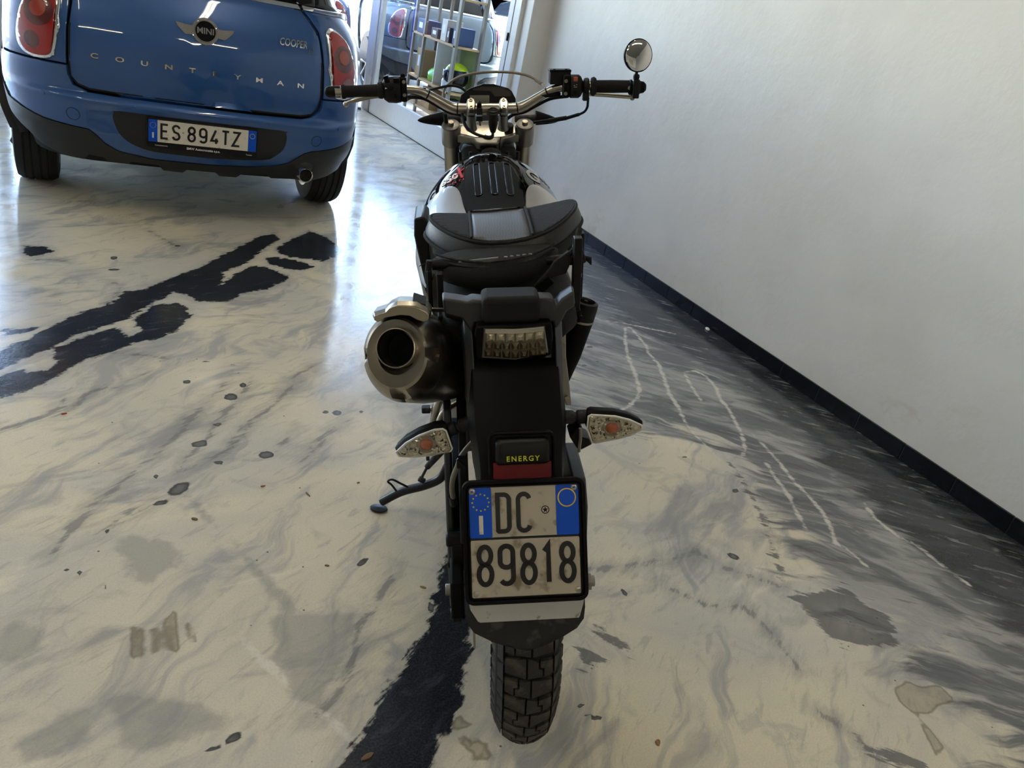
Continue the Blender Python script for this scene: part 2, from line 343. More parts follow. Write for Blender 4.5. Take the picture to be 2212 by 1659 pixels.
# ------------------------------------------------------------------ the poured-resin floor (stain outlines in metres on the floor)
FD = json.loads(r"""{"B":[[[-0.564,2.649],[-0.373,2.925],[-0.292,3.046],[-0.234,3.138],[-0.155,3.254],[-0.015,3.411],[0.017,3.517],[0.102,3.545],[0.124,3.607],[0.233,3.725],[0.353,3.876],[0.471,4.064],[0.59,4.244],[0.708,4.409],[0.787,4.456],[0.811,4.373],[0.668,4.125],[0.599,3.986],[0.538,3.88],[0.452,3.799],[0.426,3.622],[0.323,3.509],[0.253,3.483],[0.215,3.518],[0.157,3.417],[0.103,3.34],[0.039,3.233],[-0.044,3.131],[-0.138,3.051],[-0.223,2.934],[-0.293,2.854],[-0.357,2.766],[-0.544,2.527]],[[0.116,3.359],[0.215,3.404],[0.259,3.371],[0.27,3.247],[0.197,3.094],[0.134,3.029],[0.064,2.997],[-0.01,2.923],[-0.09,2.854],[-0.164,2.763],[-0.226,2.655],[-0.338,2.569],[-0.518,2.362],[-0.543,2.517],[-0.321,2.778],[-0.233,2.764],[-0.202,2.827],[-0.223,2.934],[-0.137,3.036],[-0.044,3.115],[0.002,3.133],[0.025,3.056],[0.066,3.12],[0.038,3.216],[0.102,3.323]],[[0.254,3.502],[0.332,3.611],[0.421,3.642],[0.45,3.71],[0.573,3.909],[0.668,3.9],[0.736,3.815],[0.757,3.749],[0.639,3.603],[0.502,3.527],[0.44,3.423],[0.37,3.417],[0.283,3.428],[0.272,3.465]],[[0.76,4.222],[0.868,4.385],[1.005,4.567],[1.08,4.461],[1.133,4.266],[1.103,4.176],[0.969,4.021],[0.889,4.059],[0.796,4.069],[0.747,4.139]],[[0.665,4.047],[0.743,4.061],[0.848,4.027],[0.917,3.937],[0.829,3.875],[0.748,3.888],[0.676,3.949]],[[-0.39,3.101],[-0.261,3.136],[-0.284,3.075],[-0.373,3.029]],[[-0.391,4.024],[-0.289,4.021],[-0.259,3.957],[-0.345,3.876],[-0.378,3.892]],[[0.879,1.772],[0.839,1.659],[0.782,1.574],[0.714,1.458],[0.712,1.418],[0.652,1.341],[0.584,1.278],[0.57,1.248],[0.511,1.199],[0.467,1.138],[0.441,1.106],[0.406,1.055],[0.369,1.025],[0.3,0.961],[0.501,0.905],[0.563,0.974],[0.595,1.033],[0.622,1.043],[0.637,1.066],[0.66,1.091],[0.704,1.167],[0.751,1.251],[0.775,1.313],[0.842,1.413],[0.957,1.627],[0.98,1.758]]],"D":[[[2.983,4.946],[2.492,3.987],[2.489,3.688],[2.416,3.349],[2.639,3.176],[2.6,2.946],[2.68,2.735],[2.696,2.272],[2.644,1.929],[2.572,1.612],[2.59,1.411],[2.53,1.171],[2.456,0.931],[2.415,0.641],[2.857,0.616],[3.124,1.215],[3.157,2.288],[3.136,3.601]]],"G":[[[2.35,4.295],[1.884,2.988],[1.61,2.494],[1.637,2.339],[1.892,2.211],[2.149,2.083],[2.012,1.661],[1.964,1.461],[1.938,1.304],[1.914,1.104],[2.021,1.024],[1.981,0.909],[1.955,0.74],[1.908,0.561],[1.99,0.208],[2.857,0.616],[3.124,1.215],[3.157,2.288],[3.136,3.601],[3.084,5.024]]],"E":[[[2.115,1.978],[2.084,1.834],[2.017,1.669],[1.996,1.61],[1.94,1.523],[1.888,1.421],[1.824,1.33],[1.794,1.248],[1.795,1.149],[1.781,1.084],[1.805,1.042],[1.915,1.017],[1.983,1.015],[2.056,1.095],[2.017,1.186],[2.014,1.255],[1.898,1.247],[1.809,1.274],[1.821,1.33],[1.864,1.404],[1.928,1.525],[1.964,1.59],[1.999,1.659],[2.063,1.809]],[[1.576,0.783],[1.604,0.748],[1.662,0.721],[1.692,0.683],[1.619,0.697],[1.571,0.745]],[[1.115,1.273],[1.132,1.223],[1.162,1.186],[1.156,1.154],[1.128,1.171],[1.111,1.22]],[[1.03,1.211],[1.058,1.194],[1.073,1.154],[1.03,1.143],[0.981,1.12]]],"L":[[[-0.02,1.806],[0.03,1.851],[0.078,1.79],[0.12,1.732],[0.141,1.67],[0.101,1.661],[0.053,1.616],[0.03,1.643],[0.004,1.727]],[[0.04,1.868],[0.069,1.827],[0.13,1.739],[0.169,1.653],[0.22,1.573],[0.219,1.561],[0.163,1.642],[0.113,1.7],[0.058,1.794]],[[0.156,1.988],[0.183,1.975],[0.218,1.87],[0.277,1.758],[0.302,1.667],[0.339,1.562],[0.377,1.485],[0.369,1.468],[0.331,1.54],[0.291,1.66],[0.264,1.742],[0.206,1.853]],[[-0.241,1.555],[-0.203,1.567],[-0.164,1.52],[-0.164,1.469],[-0.207,1.437],[-0.23,1.436]],[[-0.19,1.23],[-0.127,1.274],[-0.065,1.296],[-0.043,1.274],[-0.064,1.218],[-0.122,1.184],[-0.165,1.177]],[[-0.055,1.321],[0.043,1.303],[0.198,1.204],[0.173,1.157],[0.075,1.142],[-0.013,1.185],[-0.035,1.251]],[[0.322,1.452],[0.398,1.459],[0.517,1.457],[0.51,1.385],[0.432,1.267],[0.367,1.18],[0.323,1.231],[0.307,1.359]]],"W":[[[2.411,3.239],[2.447,3.24],[2.422,3.115],[2.4,3.013],[2.36,2.931],[2.341,2.807],[2.267,2.647],[2.198,2.5],[2.166,2.387],[2.112,2.259],[2.091,2.159],[2.083,2.053],[2.077,1.972]],[[2.411,3.239],[2.312,3.078],[2.209,2.883],[2.158,2.749],[2.077,2.57],[2.013,2.482],[1.912,2.401],[1.824,2.358]],[[2.429,2.716],[2.507,2.73],[2.531,2.67],[2.504,2.556],[2.447,2.45],[2.425,2.361],[2.37,2.241],[2.337,2.162],[2.249,2.027],[2.189,1.981]],[[2.433,2.716],[2.381,2.602],[2.329,2.442]],[[2.38,2.14],[2.374,2.065],[2.343,1.924],[2.306,1.808],[2.292,1.711],[2.268,1.608],[2.229,1.526],[2.169,1.441],[2.194,1.391],[2.184,1.316]],[[2.283,1.945],[2.239,1.831],[2.206,1.723],[2.146,1.6],[2.111,1.52]],[[2.507,1.628],[2.469,1.541],[2.468,1.44],[2.502,1.375],[2.5,1.283],[2.509,1.162]],[[2.339,3.327],[2.445,3.295],[2.575,3.228],[2.693,3.169]],[[0.353,1.177],[0.387,1.146],[0.421,1.062],[0.444,1.015]],[[0.24,1.407],[0.279,1.327],[0.308,1.277],[0.321,1.231]]],"K":[[[0.411,2.401],[0.355,2.308],[0.301,2.223],[0.219,2.134],[0.147,2.108]],[[0.682,2.796],[0.605,2.725],[0.555,2.619],[0.49,2.508],[0.415,2.418],[0.359,2.355],[0.305,2.244]],[[0.536,2.342],[0.476,2.25],[0.435,2.192]],[[0.425,2.662],[0.365,2.538],[0.286,2.404],[0.25,2.3],[0.167,2.161]],[[0.339,2.664],[0.24,2.485],[0.153,2.308],[0.076,2.171]],[[0.134,4.365],[0.193,4.269],[0.249,4.15]],[[0.096,2.76],[0.052,2.709],[-0.001,2.649],[-0.061,2.626],[-0.109,2.582],[-0.135,2.505],[-0.196,2.445]],[[-0.021,3.61],[-0.002,3.573],[0.001,3.515],[-0.027,3.419]],[[-0.361,3.841],[-0.273,3.855],[-0.208,3.844]],[[-0.043,2.909],[0.034,2.896],[0.145,2.868]],[[-0.166,2.573],[-0.168,2.518],[-0.226,2.437],[-0.28,2.401],[-0.322,2.394]],[[0.505,2.118],[0.554,2.181],[0.621,2.291],[0.659,2.333]],[[-0.153,1.778],[-0.121,1.866],[-0.075,1.96],[-0.009,2.051],[0.07,2.185]],[[-0.105,1.812],[-0.049,1.855],[0.021,1.927],[0.095,1.966],[0.141,2.001]],[[0.532,2.163],[0.564,2.225],[0.636,2.3],[0.71,2.367]],[[0.361,1.153],[0.394,1.179],[0.455,1.261],[0.513,1.398],[0.589,1.482],[0.656,1.596]],[[1.536,0.88],[1.583,0.797],[1.59,0.722]],[[1.178,1.485],[1.173,1.477],[1.388,1.467],[1.612,1.489],[1.66,1.399],[1.742,1.335],[1.787,1.297]],[[1.401,1.37],[1.484,1.273],[1.599,1.241],[1.612,1.145],[1.596,1.007]]],"S":[[0.209,2.674,0.014,-0.0,-0.001,-0.015],[0.344,2.557,0.025,-0.001,-0.003,-0.026],[0.394,2.643,0.013,-0.0,-0.002,-0.018],[0.282,2.371,0.014,-0.001,-0.001,-0.013],[0.225,2.261,0.017,0.009,0.001,-0.017],[0.407,2.175,0.024,-0.002,-0.003,-0.021],[0.648,2.433,0.013,-0.001,-0.002,-0.012],[0.688,2.425,0.018,-0.001,-0.004,-0.017],[0.776,2.426,0.009,-0.001,-0.003,-0.011],[0.528,2.419,0.008,-0.001,-0.001,-0.007],[0.287,2.838,0.018,-0.0,-0.001,-0.007],[0.379,2.812,0.021,-0.0,-0.001,-0.007],[-0.021,3.919,0.015,0.003,0.0,-0.023],[0.204,2.246,0.006,-0.001,-0.0,-0.006],[-0.021,3.765,0.027,0.004,0.0,-0.013],[0.265,4.148,0.014,0.003,-0.001,-0.016],[0.242,2.712,0.004,-0.0,-0.0,-0.005],[0.145,2.021,0.031,0.02,0.004,-0.026],[-0.092,1.696,0.012,-0.013,-0.002,-0.008],[-0.043,1.638,0.008,-0.002,0.0,-0.01],[-0.126,1.714,0.006,-0.001,0.0,-0.009],[0.194,1.144,0.019,0.005,0.002,-0.011],[0.155,1.13,0.021,0.003,0.001,-0.007],[-0.034,1.852,0.008,0.009,0.003,-0.008],[0.087,2.089,0.008,-0.001,-0.0,-0.011],[0.095,1.958,0.024,0.003,0.0,-0.01],[0.216,2.255,0.025,-0.002,-0.001,-0.017],[0.265,2.144,0.015,-0.002,-0.001,-0.012],[0.405,2.172,0.022,-0.002,-0.003,-0.019],[0.575,1.621,0.02,0.014,0.002,-0.01],[0.703,1.42,0.008,-0.002,-0.007,-0.022],[1.725,1.449,0.014,-0.017,-0.012,-0.01],[1.264,1.369,0.006,-0.014,-0.009,-0.007],[1.996,1.776,0.016,-0.002,-0.01,-0.012],[1.381,1.803,0.008,-0.001,-0.003,-0.006],[1.932,2.011,0.013,-0.001,-0.005,-0.007],[0.944,1.041,0.012,0.002,-0.001,-0.006],[0.958,1.004,0.021,-0.011,-0.005,-0.007],[2.831,1.296,0.016,-0.013,-0.019,-0.011],[2.053,2.994,0.023,0.0,-0.006,-0.011],[2.007,2.833,0.011,-0.0,-0.004,-0.007],[1.912,2.794,0.015,-0.0,-0.006,-0.011]],"R":[[[1.821,0.881],[1.887,0.894],[1.912,0.866],[1.973,0.859],[1.976,0.807],[1.91,0.809],[1.858,0.794],[1.808,0.806],[1.802,0.842]],[[1.808,0.793],[1.808,0.753],[1.796,0.705],[1.755,0.691],[1.783,0.746]],[[0.011,1.496],[0.02,1.491],[0.021,1.397],[0.013,1.399]],[[0.029,1.486],[0.038,1.48],[0.04,1.396],[0.032,1.398]],[[0.051,1.481],[0.06,1.476],[0.06,1.407],[0.052,1.409]],[[0.064,1.478],[0.073,1.473],[0.071,1.411],[0.062,1.413]],[[0.082,1.509],[0.092,1.503],[0.088,1.408],[0.079,1.409]],[[0.099,1.526],[0.109,1.521],[0.106,1.397],[0.098,1.399]],[[0.128,1.485],[0.138,1.48],[0.143,1.418],[0.134,1.42]],[[0.637,1.031],[0.646,1.029],[0.656,1.011],[0.665,1.011],[0.67,1.023],[0.675,1.019],[0.673,1.006],[0.689,1.0],[0.683,0.981],[0.673,0.983],[0.685,0.98],[0.689,0.962],[0.64,0.975],[0.653,0.986],[0.636,1.013]],[[0.64,1.073],[0.659,1.088],[0.658,1.071],[0.679,1.058],[0.664,1.051],[0.632,1.051]]]}""")
def axis(lo, hi, step, far0, far1):
    return np.concatenate([np.linspace(far0, lo, 8)[:-1], np.arange(lo, hi, step), np.linspace(hi, far1, 10)])
gx = np.concatenate([np.linspace(-7, -1.9, 8)[:-1], np.arange(-1.9, 3.0, .014), [3.004]])
gy = axis(.3, 5.9, .014, -10, 9.35)
X_, Y_ = np.meshgrid(gx, gy); PX = X_.ravel(); PY = Y_.ravel(); NP_ = len(PX); BIG = .3
def seg_d(px, py, a, b):
    ax, ay = a; bx, by = b; dx, dy = bx-ax, by-ay; L = dx*dx+dy*dy+1e-12
    t = np.clip(((px-ax)*dx+(py-ay)*dy)/L, 0, 1); return np.hypot(px-ax-t*dx, py-ay-t*dy), t
def field(polys, closed=True, wid=None):
    out = np.full(NP_, BIG)
    for pl in polys:
        q = np.array(pl); m = (PX > q[:, 0].min()-BIG) & (PX < q[:, 0].max()+BIG) & (PY > q[:, 1].min()-BIG) & (PY < q[:, 1].max()+BIG)
        px, py = PX[m], PY[m]; d = np.full(len(px), 9.); ins = np.zeros(len(px), bool); n = len(q)
        for i in range(n if closed else n-1):
            a, b = q[i], q[(i+1) % n]; dd, t = seg_d(px, py, a, b)
            if wid: dd = dd-wid*(1-.5*abs(2*(i+t)/(n-1)-1))
            d = np.minimum(d, dd)
            if closed:
                c = ((a[1] > py) != (b[1] > py)); xs = (b[0]-a[0])*(py-a[1])/(b[1]-a[1]+1e-12)+a[0]; ins ^= c & (px < xs)
        if closed: d = np.where(ins, -d, d)
        out[m] = np.minimum(out[m], d)
    return np.clip(out, -BIG, BIG)
def ellipses(L):
    out = np.full(NP_, 3.)
    for cx, cy, ax, ay, bx, by in L:
        det = ax*by-ay*bx; dx, dy = PX-cx, PY-cy
        out = np.minimum(out, np.hypot((dx*by-dy*bx)/det, (dy*ax-dx*ay)/det))
    return out
FA = dict(f_black=field(FD['B']), f_dark=field(FD['D']), f_grey=field(FD['G']), f_edge=field(FD['E']), f_light=field(FD['L']),
          f_white=field(FD['W'], False, .0065), f_line=field(FD['K'], False, .006), f_brown=field(FD['R']), f_spot=ellipses(FD['S']))
nx_, ny_ = len(gx), len(gy)
I_ = (np.arange(ny_-1)[:, None]*nx_+np.arange(nx_-1)[None, :]).ravel()
fcs = np.stack([I_, I_+1, I_+1+nx_, I_+nx_], 1)
me = bpy.data.meshes.new('floor'); me.vertices.add(NP_); me.vertices.foreach_set('co', np.stack([PX, PY, np.zeros(NP_)], 1).ravel().astype(np.float32))
me.loops.add(fcs.size); me.loops.foreach_set('vertex_index', fcs.ravel().astype(np.int32))
me.polygons.add(len(fcs)); me.polygons.foreach_set('loop_start', (np.arange(len(fcs))*4).astype(np.int32))
me.update(calc_edges=True)
for k, v in FA.items():
    a = me.attributes.new(k, 'FLOAT', 'POINT'); a.data.foreach_set('value', v.astype(np.float32))
class G:
    """tiny node-graph helper"""
    def __init__(s, name):
        s.m = bpy.data.materials.new(name); s.m.use_nodes = True; s.n = s.m.node_tree; s.b = s.n.nodes['Principled BSDF']; MT[name] = s.m
        s.tc = s.n.nodes.new('ShaderNodeTexCoord').outputs['Object']
    def put(s, sock, v):
        if hasattr(v, 'is_output'): s.n.links.new(v, sock)
        else: sock.default_value = v
    def attr(s, k):
        a = s.n.nodes.new('ShaderNodeAttribute'); a.attribute_name = k; return a.outputs['Fac']
    def m_(s, op, a, b=0, c=None, clamp=False):
        x = s.n.nodes.new('ShaderNodeMath'); x.operation = op; x.use_clamp = clamp; s.put(x.inputs[0], a); s.put(x.inputs[1], b)
        if c is not None: s.put(x.inputs[2], c)
        return x.outputs[0]
    def rg(s, v, a, b, c=0, d=1, smooth=True):
        x = s.n.nodes.new('ShaderNodeMapRange'); x.interpolation_type = 'SMOOTHSTEP' if smooth else 'LINEAR'
        for i, q in enumerate((v, a, b, c, d)): s.put(x.inputs[i], q)
        return x.outputs[0]
    def mix(s, f, a, b, mode='MIX'):
        x = s.n.nodes.new('ShaderNodeMix'); x.data_type = 'RGBA'; x.blend_type = mode; s.put(x.inputs[0], f)
        s.put(x.inputs[6], srgb(a) if isinstance(a, tuple) else a); s.put(x.inputs[7], srgb(b) if isinstance(b, tuple) else b); return x.outputs[2]
    def map_(s, vec, rot=0, sc=(1, 1, 1), loc=(0, 0, 0)):
        a = s.n.nodes.new('ShaderNodeMapping'); a.vector_type = 'TEXTURE'; a.inputs['Rotation'].default_value = (0, 0, math.radians(rot)); s.put(a.inputs[0], vec); a.inputs['Location'].default_value = loc
        b = s.n.nodes.new('ShaderNodeMapping'); b.inputs['Scale'].default_value = sc; s.put(b.inputs[0], a.outputs[0]); return b.outputs[0]
    def nz(s, vec, scale, det=6, rough=.55, dist=0):
        x = s.n.nodes.new('ShaderNodeTexNoise'); s.put(x.inputs['Vector'], vec); x.inputs['Scale'].default_value = scale
        x.inputs['Detail'].default_value = det; x.inputs['Roughness'].default_value = rough; x.inputs['Distortion'].default_value = dist
        return x.outputs['Fac']
    def warp(s, vec, scale, amt):
        x = s.n.nodes.new('ShaderNodeTexNoise'); s.put(x.inputs['Vector'], vec); x.inputs['Scale'].default_value = scale; x.inputs['Detail'].default_value = 3
        v = s.n.nodes.new('ShaderNodeVectorMath'); v.operation = 'MULTIPLY_ADD'; s.n.links.new(x.outputs['Color'], v.inputs[0]); v.inputs[1].default_value = (amt,)*3; s.put(v.inputs[2], vec); return v.outputs[0]
g = G('resin_floor'); P0 = g.tc; PW = g.warp(P0, 2.2, .35)
rag = g.m_('SUBTRACT', g.nz(P0, 26, 8, .62), .5); rag2 = g.m_('SUBTRACT', g.nz(P0, 5, 4), .5)
fz = g.m_('SUBTRACT', g.nz(g.map_(P0, 38, (1, 5, 1)), 7, 8, .68, .4), .5); fr_ = g.m_('SUBTRACT', g.nz(g.map_(P0, -38, (1, 5, 1)), 6, 8, .68, .4), .5)
# pale marbled ground
sl = g.nz(g.map_(PW, 50, (1, 4.2, 1)), 2.1, 9, .6, .6)
sl2 = g.nz(g.map_(g.warp(P0, 1.3, .5), 18, (1, 3.5, 1), (3, 1, 0)), 1.6, 8, .6, .3)
mass = g.nz(P0, 1.25, 6, .55, .8)
col = g.mix(g.rg(mass, .36, .62), (226, 216, 190), (204, 200, 188))
col = g.mix(g.m_('MULTIPLY', g.rg(sl, .50, .66), .85), col, (170, 169, 165))
col = g.mix(g.m_('MULTIPLY', g.rg(sl2, .55, .68), .75), col, (150, 150, 150))
col = g.mix(g.m_('MULTIPLY', g.rg(sl2, .40, .28), .8), col, (232, 224, 203))
col = g.mix(g.m_('MULTIPLY', g.rg(fz, .06, .16), .35), col, (150, 150, 148)); col = g.mix(g.m_('MULTIPLY', g.rg(g.nz(P0, 3.4, 8, .62, 1.2), .55, .66), .4), col, (168, 167, 163))
# pale strokes and hand-poured grey patches
lt = g.rg(g.m_('ADD', g.m_('ADD', g.attr('f_light'), g.m_('MULTIPLY', rag2, .10)), g.m_('MULTIPLY', rag, .05)), .008, -.016)
col = g.mix(g.m_('MULTIPLY', lt, .5), col, (140, 141, 138))
# grey streaked field towards the wall
st = g.nz(g.map_(g.warp(P0, 1.8, .35), -42, (1, 3.4, 1)), 1.5, 7, .55, .5)
st2 = g.nz(g.map_(g.warp(P0, 2.5, .25), -30, (1, 5, 1), (5, 2, 0)), 2.2, 8, .6, .5)
gcol = g.mix(g.rg(st, .40, .56), (168, 167, 163), (112, 113, 114)); gcol = g.mix(g.m_('MULTIPLY', g.rg(st2, .52, .64), .7), gcol, (190, 188, 180)); gcol = g.mix(g.m_('MULTIPLY', g.rg(st2, .46, .36), .6), gcol, (92, 93, 95))
gm = g.rg(g.m_('ADD', g.attr('f_grey'), g.m_('MULTIPLY', g.m_('SUBTRACT', st2, .5), .9)), .06, -.08)
col = g.mix(gm, col, gcol)
dm = g.rg(g.m_('ADD', g.attr('f_dark'), g.m_('MULTIPLY', g.m_('SUBTRACT', st, .5), .7)), .10, -.03)
dcol = g.mix(g.rg(st2, .44, .60), (46, 47, 50), (70, 71, 74))
col = g.mix(dm, col, dcol)
em = g.rg(g.m_('ADD', g.m_('ADD', g.attr('f_edge'), g.m_('MULTIPLY', fr_, .16)), g.m_('MULTIPLY', rag, .04)), .006, -.006)
ef = g.rg(g.attr('f_edge'), -.25, 0, .2, .8)
col = g.mix(g.m_('MULTIPLY', em, ef), col, (84, 85, 87))
col = g.mix(g.m_('MULTIPLY', g.m_('MULTIPLY', gm, g.rg(fr_, .06, .15)), .4), col, (196, 194, 187)); col = g.mix(g.m_('MULTIPLY', g.m_('MULTIPLY', gm, g.rg(fr_, -.06, -.14)), .5), col, (70, 71, 74))
# thin grey runs and pale veins
kl = g.rg(g.m_('ADD', g.m_('ADD', g.attr('f_line'), g.m_('MULTIPLY', rag, .02)), g.m_('MULTIPLY', fz, .09)), .006, -.006)
col = g.mix(g.m_('MULTIPLY', kl, .62), col, (98, 98, 100))
kh = g.rg(g.m_('ADD', g.m_('ADD', g.attr('f_line'), g.m_('MULTIPLY', rag2, .10)), g.m_('MULTIPLY', fz, .22)), .05, -.01)
col = g.mix(g.m_('MULTIPLY', kh, .4), col, (142, 142, 140))
wl = g.rg(g.m_('ADD', g.attr('f_white'), g.m_('ADD', g.m_('MULTIPLY', rag, .018), g.m_('MULTIPLY', fr_, .045))), .008, -.004)
col = g.mix(g.m_('MULTIPLY', wl, .85), col, (226, 221, 208))
# black pours with ragged rims
bn = g.m_('ADD', g.m_('ADD', g.attr('f_black'), g.m_('MULTIPLY', rag, .045)), g.m_('ADD', g.m_('MULTIPLY', fz, .085), .006)); bm_ = g.rg(bn, .006, -.006)
hb = g.nz(g.map_(P0, 30, (1, 3, 1)), 9, 8, .7, .5)
bcol = g.mix(g.rg(hb, .5, .72), (30, 33, 40), (60, 65, 76))
halo = g.rg(bn, .05, .0); col = g.mix(g.m_('MULTIPLY', halo, .35), col, (150, 150, 150))
col = g.mix(bm_, col, bcol)
sn_ = g.m_('ADD', g.attr('f_spot'), g.m_('MULTIPLY', rag, .9)); sm = g.rg(sn_, 1.1, .85)
col = g.mix(sm, col, g.mix(g.rg(sn_, .3, 1.0), (112, 112, 108), (66, 66, 66)))
# brown tide marks
br = g.m_('ADD', g.attr('f_brown'), g.m_('MULTIPLY', rag, .012))
col = g.mix(g.m_('MULTIPLY', g.rg(br, .004, -.004), .42), col, (134, 120, 88)); col = g.mix(g.m_('MULTIPLY', g.rg(g.m_('ABSOLUTE', br), .006, .0), .5), col, (92, 78, 52))
# specks of grit
v = g.n.nodes.new('ShaderNodeTexVoronoi'); v.inputs['Scale'].default_value = 16; g.put(v.inputs['Vector'], P0)
wn = g.n.nodes.new('ShaderNodeTexWhiteNoise'); g.n.links.new(v.outputs['Color'], wn.inputs[0])
spk = g.m_('MULTIPLY', g.rg(v.outputs['Distance'], .055, .035), g.m_('GREATER_THAN', wn.outputs['Value'], .66))
col = g.mix(g.m_('MULTIPLY', spk, .8), col, (64, 60, 56))
fine = g.nz(P0, 220, 3, .6); col = g.mix(g.rg(fine, .35, .75, 0, .16), col, (120, 118, 112))
g.put(g.b.inputs['Base Color'], col)
g.put(g.b.inputs['Roughness'], g.rg(g.nz(P0, 7, 5), .3, .7, .10, .2)); g.b.inputs['Specular IOR Level'].default_value = .36
g.b.inputs['Coat Weight'].default_value = .0; g.b.inputs['Coat Roughness'].default_value = .04
bp = g.n.nodes.new('ShaderNodeBump'); bp.inputs['Strength'].default_value = .12; bp.inputs['Distance'].default_value = .004
g.put(bp.inputs['Height'], g.nz(P0, 34, 3, .6)); g.n.links.new(bp.outputs[0], g.b.inputs['Normal']); g.n.links.new(bp.outputs[0], g.b.inputs['Coat Normal'])
fl = link('floor', me, 'resin_floor', smooth=0); struct(fl)

# ------------------------------------------------------------------ walls, skirting, ceiling, openings
g = G('plaster'); a1 = g.nz(g.tc, 1.6, 5); a2 = g.nz(g.warp(g.tc, 2, .4), 3.5, 8, .65)
c = g.mix(g.rg(a1, .35, .7), (222, 221, 217), (214, 212, 207))
zc = g.n.nodes.new('ShaderNodeSeparateXYZ'); g.put(zc.inputs[0], g.tc)
low = g.rg(zc.outputs['Z'], .45, .08)
c = g.mix(g.m_('MULTIPLY', g.m_('MULTIPLY', g.rg(a2, .56, .70), low), .45), c, (176, 158, 132))
g.put(g.b.inputs['Base Color'], c); g.b.inputs['Roughness'].default_value = .5
bp = g.n.nodes.new('ShaderNodeBump'); bp.inputs['Strength'].default_value = .32; bp.inputs['Distance'].default_value = .012
g.put(bp.inputs['Height'], g.m_('ADD', g.nz(g.tc, 9, 6, .5), g.m_('MULTIPLY', g.nz(g.tc, 60, 3), .12))); g.n.links.new(bp.outputs[0], g.b.inputs['Normal'])
mb_ = mat('blind', (206, 190, 158), .9); b_ = mb_.node_tree.nodes['Principled BSDF']; b_.inputs['Transmission Weight'].default_value = 0
g = G('black_tile'); g.put(g.b.inputs['Base Color'], g.mix(g.nz(g.tc, 14, 5), (12, 13, 17), (24, 25, 30))); g.b.inputs['Roughness'].default_value = .2; g.b.inputs['Specular IOR Level'].default_value = .3
g = G('post_paint'); zc = g.n.nodes.new('ShaderNodeSeparateXYZ'); g.put(zc.inputs[0], g.tc)
g.put(g.b.inputs['Base Color'], g.mix(g.m_('MULTIPLY', g.rg(g.m_('ADD', zc.outputs['Z'], g.m_('MULTIPLY', g.nz(g.tc, 14, 6), .5)), .8, .3), .8), (226, 226, 222), (116, 108, 92))); g.b.inputs['Roughness'].default_value = .4

WX = 3.004
struct(MB().box((WX+.1, -1.95, 1.75), (.2, 16.1, 3.5)).build('wall_right', 'plaster', smooth=0))
# short return where the wall steps in to the glazed partition
struct(MB().box((2.955, 6.10, 1.75), (.25, .2, 3.5)).build('wall_return', 'plaster', bevel=.006, smooth=0))
struct(MB().box((-7.1, -.4, 1.75), (.2, 19.6, 3.5)).build('wall_left', 'wall_far', smooth=0))
bb = MB().box((-2, -10.1, .6), (10.2, .2, 1.2)); bb.box((-2, -10.1, 3.2), (10.2, .2, .6))
for x in (-6.6, -3.3, -.4, 2.6): bb.box((x, -10.1, 2.05), (.9 if x != 2.6 else .8, .2, 1.7))
struct(bb.build('wall_back', 'wall_far', smooth=0))
for i, (xa, xb) in enumerate([(-6.15, -3.75), (-2.85, -.85), (.05, 2.2)]):
    w = MB()
    for x in (xa+.03, (xa+xb)/2, xb-.03): w.box((x, -10.05, 2.05), (.06, .08, 1.7))
    for z in (1.23, 2.05, 2.87): w.box(((xa+xb)/2, -10.05, z), (xb-xa, .08, .06))
    wf = struct(w.build('window_%d' % (i+2), 'white_paint', smooth=0)); MB().box(((xa+xb)/2, -10.05, 2.05), (xb-xa-.06, .006, 1.6)).build('pane', 'pane', wf, smooth=0)
    MB().box(((xa+xb)/2, -9.98, 2.06), (xb-xa, .004, 1.64)).build('roller_blind', 'blind', wf, smooth=0)
struct(MB().box((-2, -.35, 3.6), (10.3, 19.7, .2)).build('ceiling', 'ceiling_paint', smooth=0))
struct(MB().box((-2.2, 9.4, 3.4), (9.7, .2, .25)).build('wall_front', 'wall_far', smooth=0))
# tiled skirting
sk = struct(MB().box((2.9995, 2.45, .037), (.008, 7.2, .072)).build('baseboard_right', 'concrete_lt', smooth=0))
TL, T0 = .2588, 4.7336; tm = MB().box((0, 0, .03825), (.012, TL-.0028, .0765)); tile = None
for k in range(-5, 22):
    y = T0-(k+.5)*TL
    if tile is None: tile = tm.build('tile', 'black_tile', sk, bevel=.0018, smooth=0); t = tile
    else: t = tile.copy(); COL.objects.link(t)
    t.location = (2.994, y, 0)

# glazed partition continuing the wall: post, kick panel, pane, right stile
PA = Vector((2.587, 9.22, 0)); PB = Vector((2.813, 6.245, 0)); PD = (PB-PA).normalized(); PN = Vector((PD.y, -PD.x, 0)); PL = (PB-PA).length
def pbox(mb, a, b, z0, z1, t=.05, off=0):
    R = Matrix((PD, -PN, Vector((0, 0, 1)))).transposed(); c = PA+PD*((a+b)/2)+PN*off+Vector((0, 0, (z0+z1)/2)); mb.box(c, (b-a, t, z1-z0), R); return mb
gp = struct(pbox(MB(), 0, PL, 0.004, .25, .045).build('window_1', 'white_paint', smooth=0))
pbox(MB(), .03, PL-.06, .25, 2.75, .008).build('pane', 'pane', gp, smooth=0)
pbox(pbox(MB(), PL-.085, PL-.008, .25, 2.85, .05), 0, PL, 2.75, 2.85, .05).build('window_frame', 'white_paint', gp, bevel=.003)
pbox(MB(), PL-.008, PL+.004, .0, 2.85, .045).build('seal', 'rubber', gp, smooth=0)
pbox(MB(), -.0, .07, .25, 2.85, .05).build('window_frame', 'white_paint', gp, bevel=.003)
pbox(MB(), -.0, PL, .0, .006, .06).build('bottom_seal', 'rubber', gp, smooth=0)
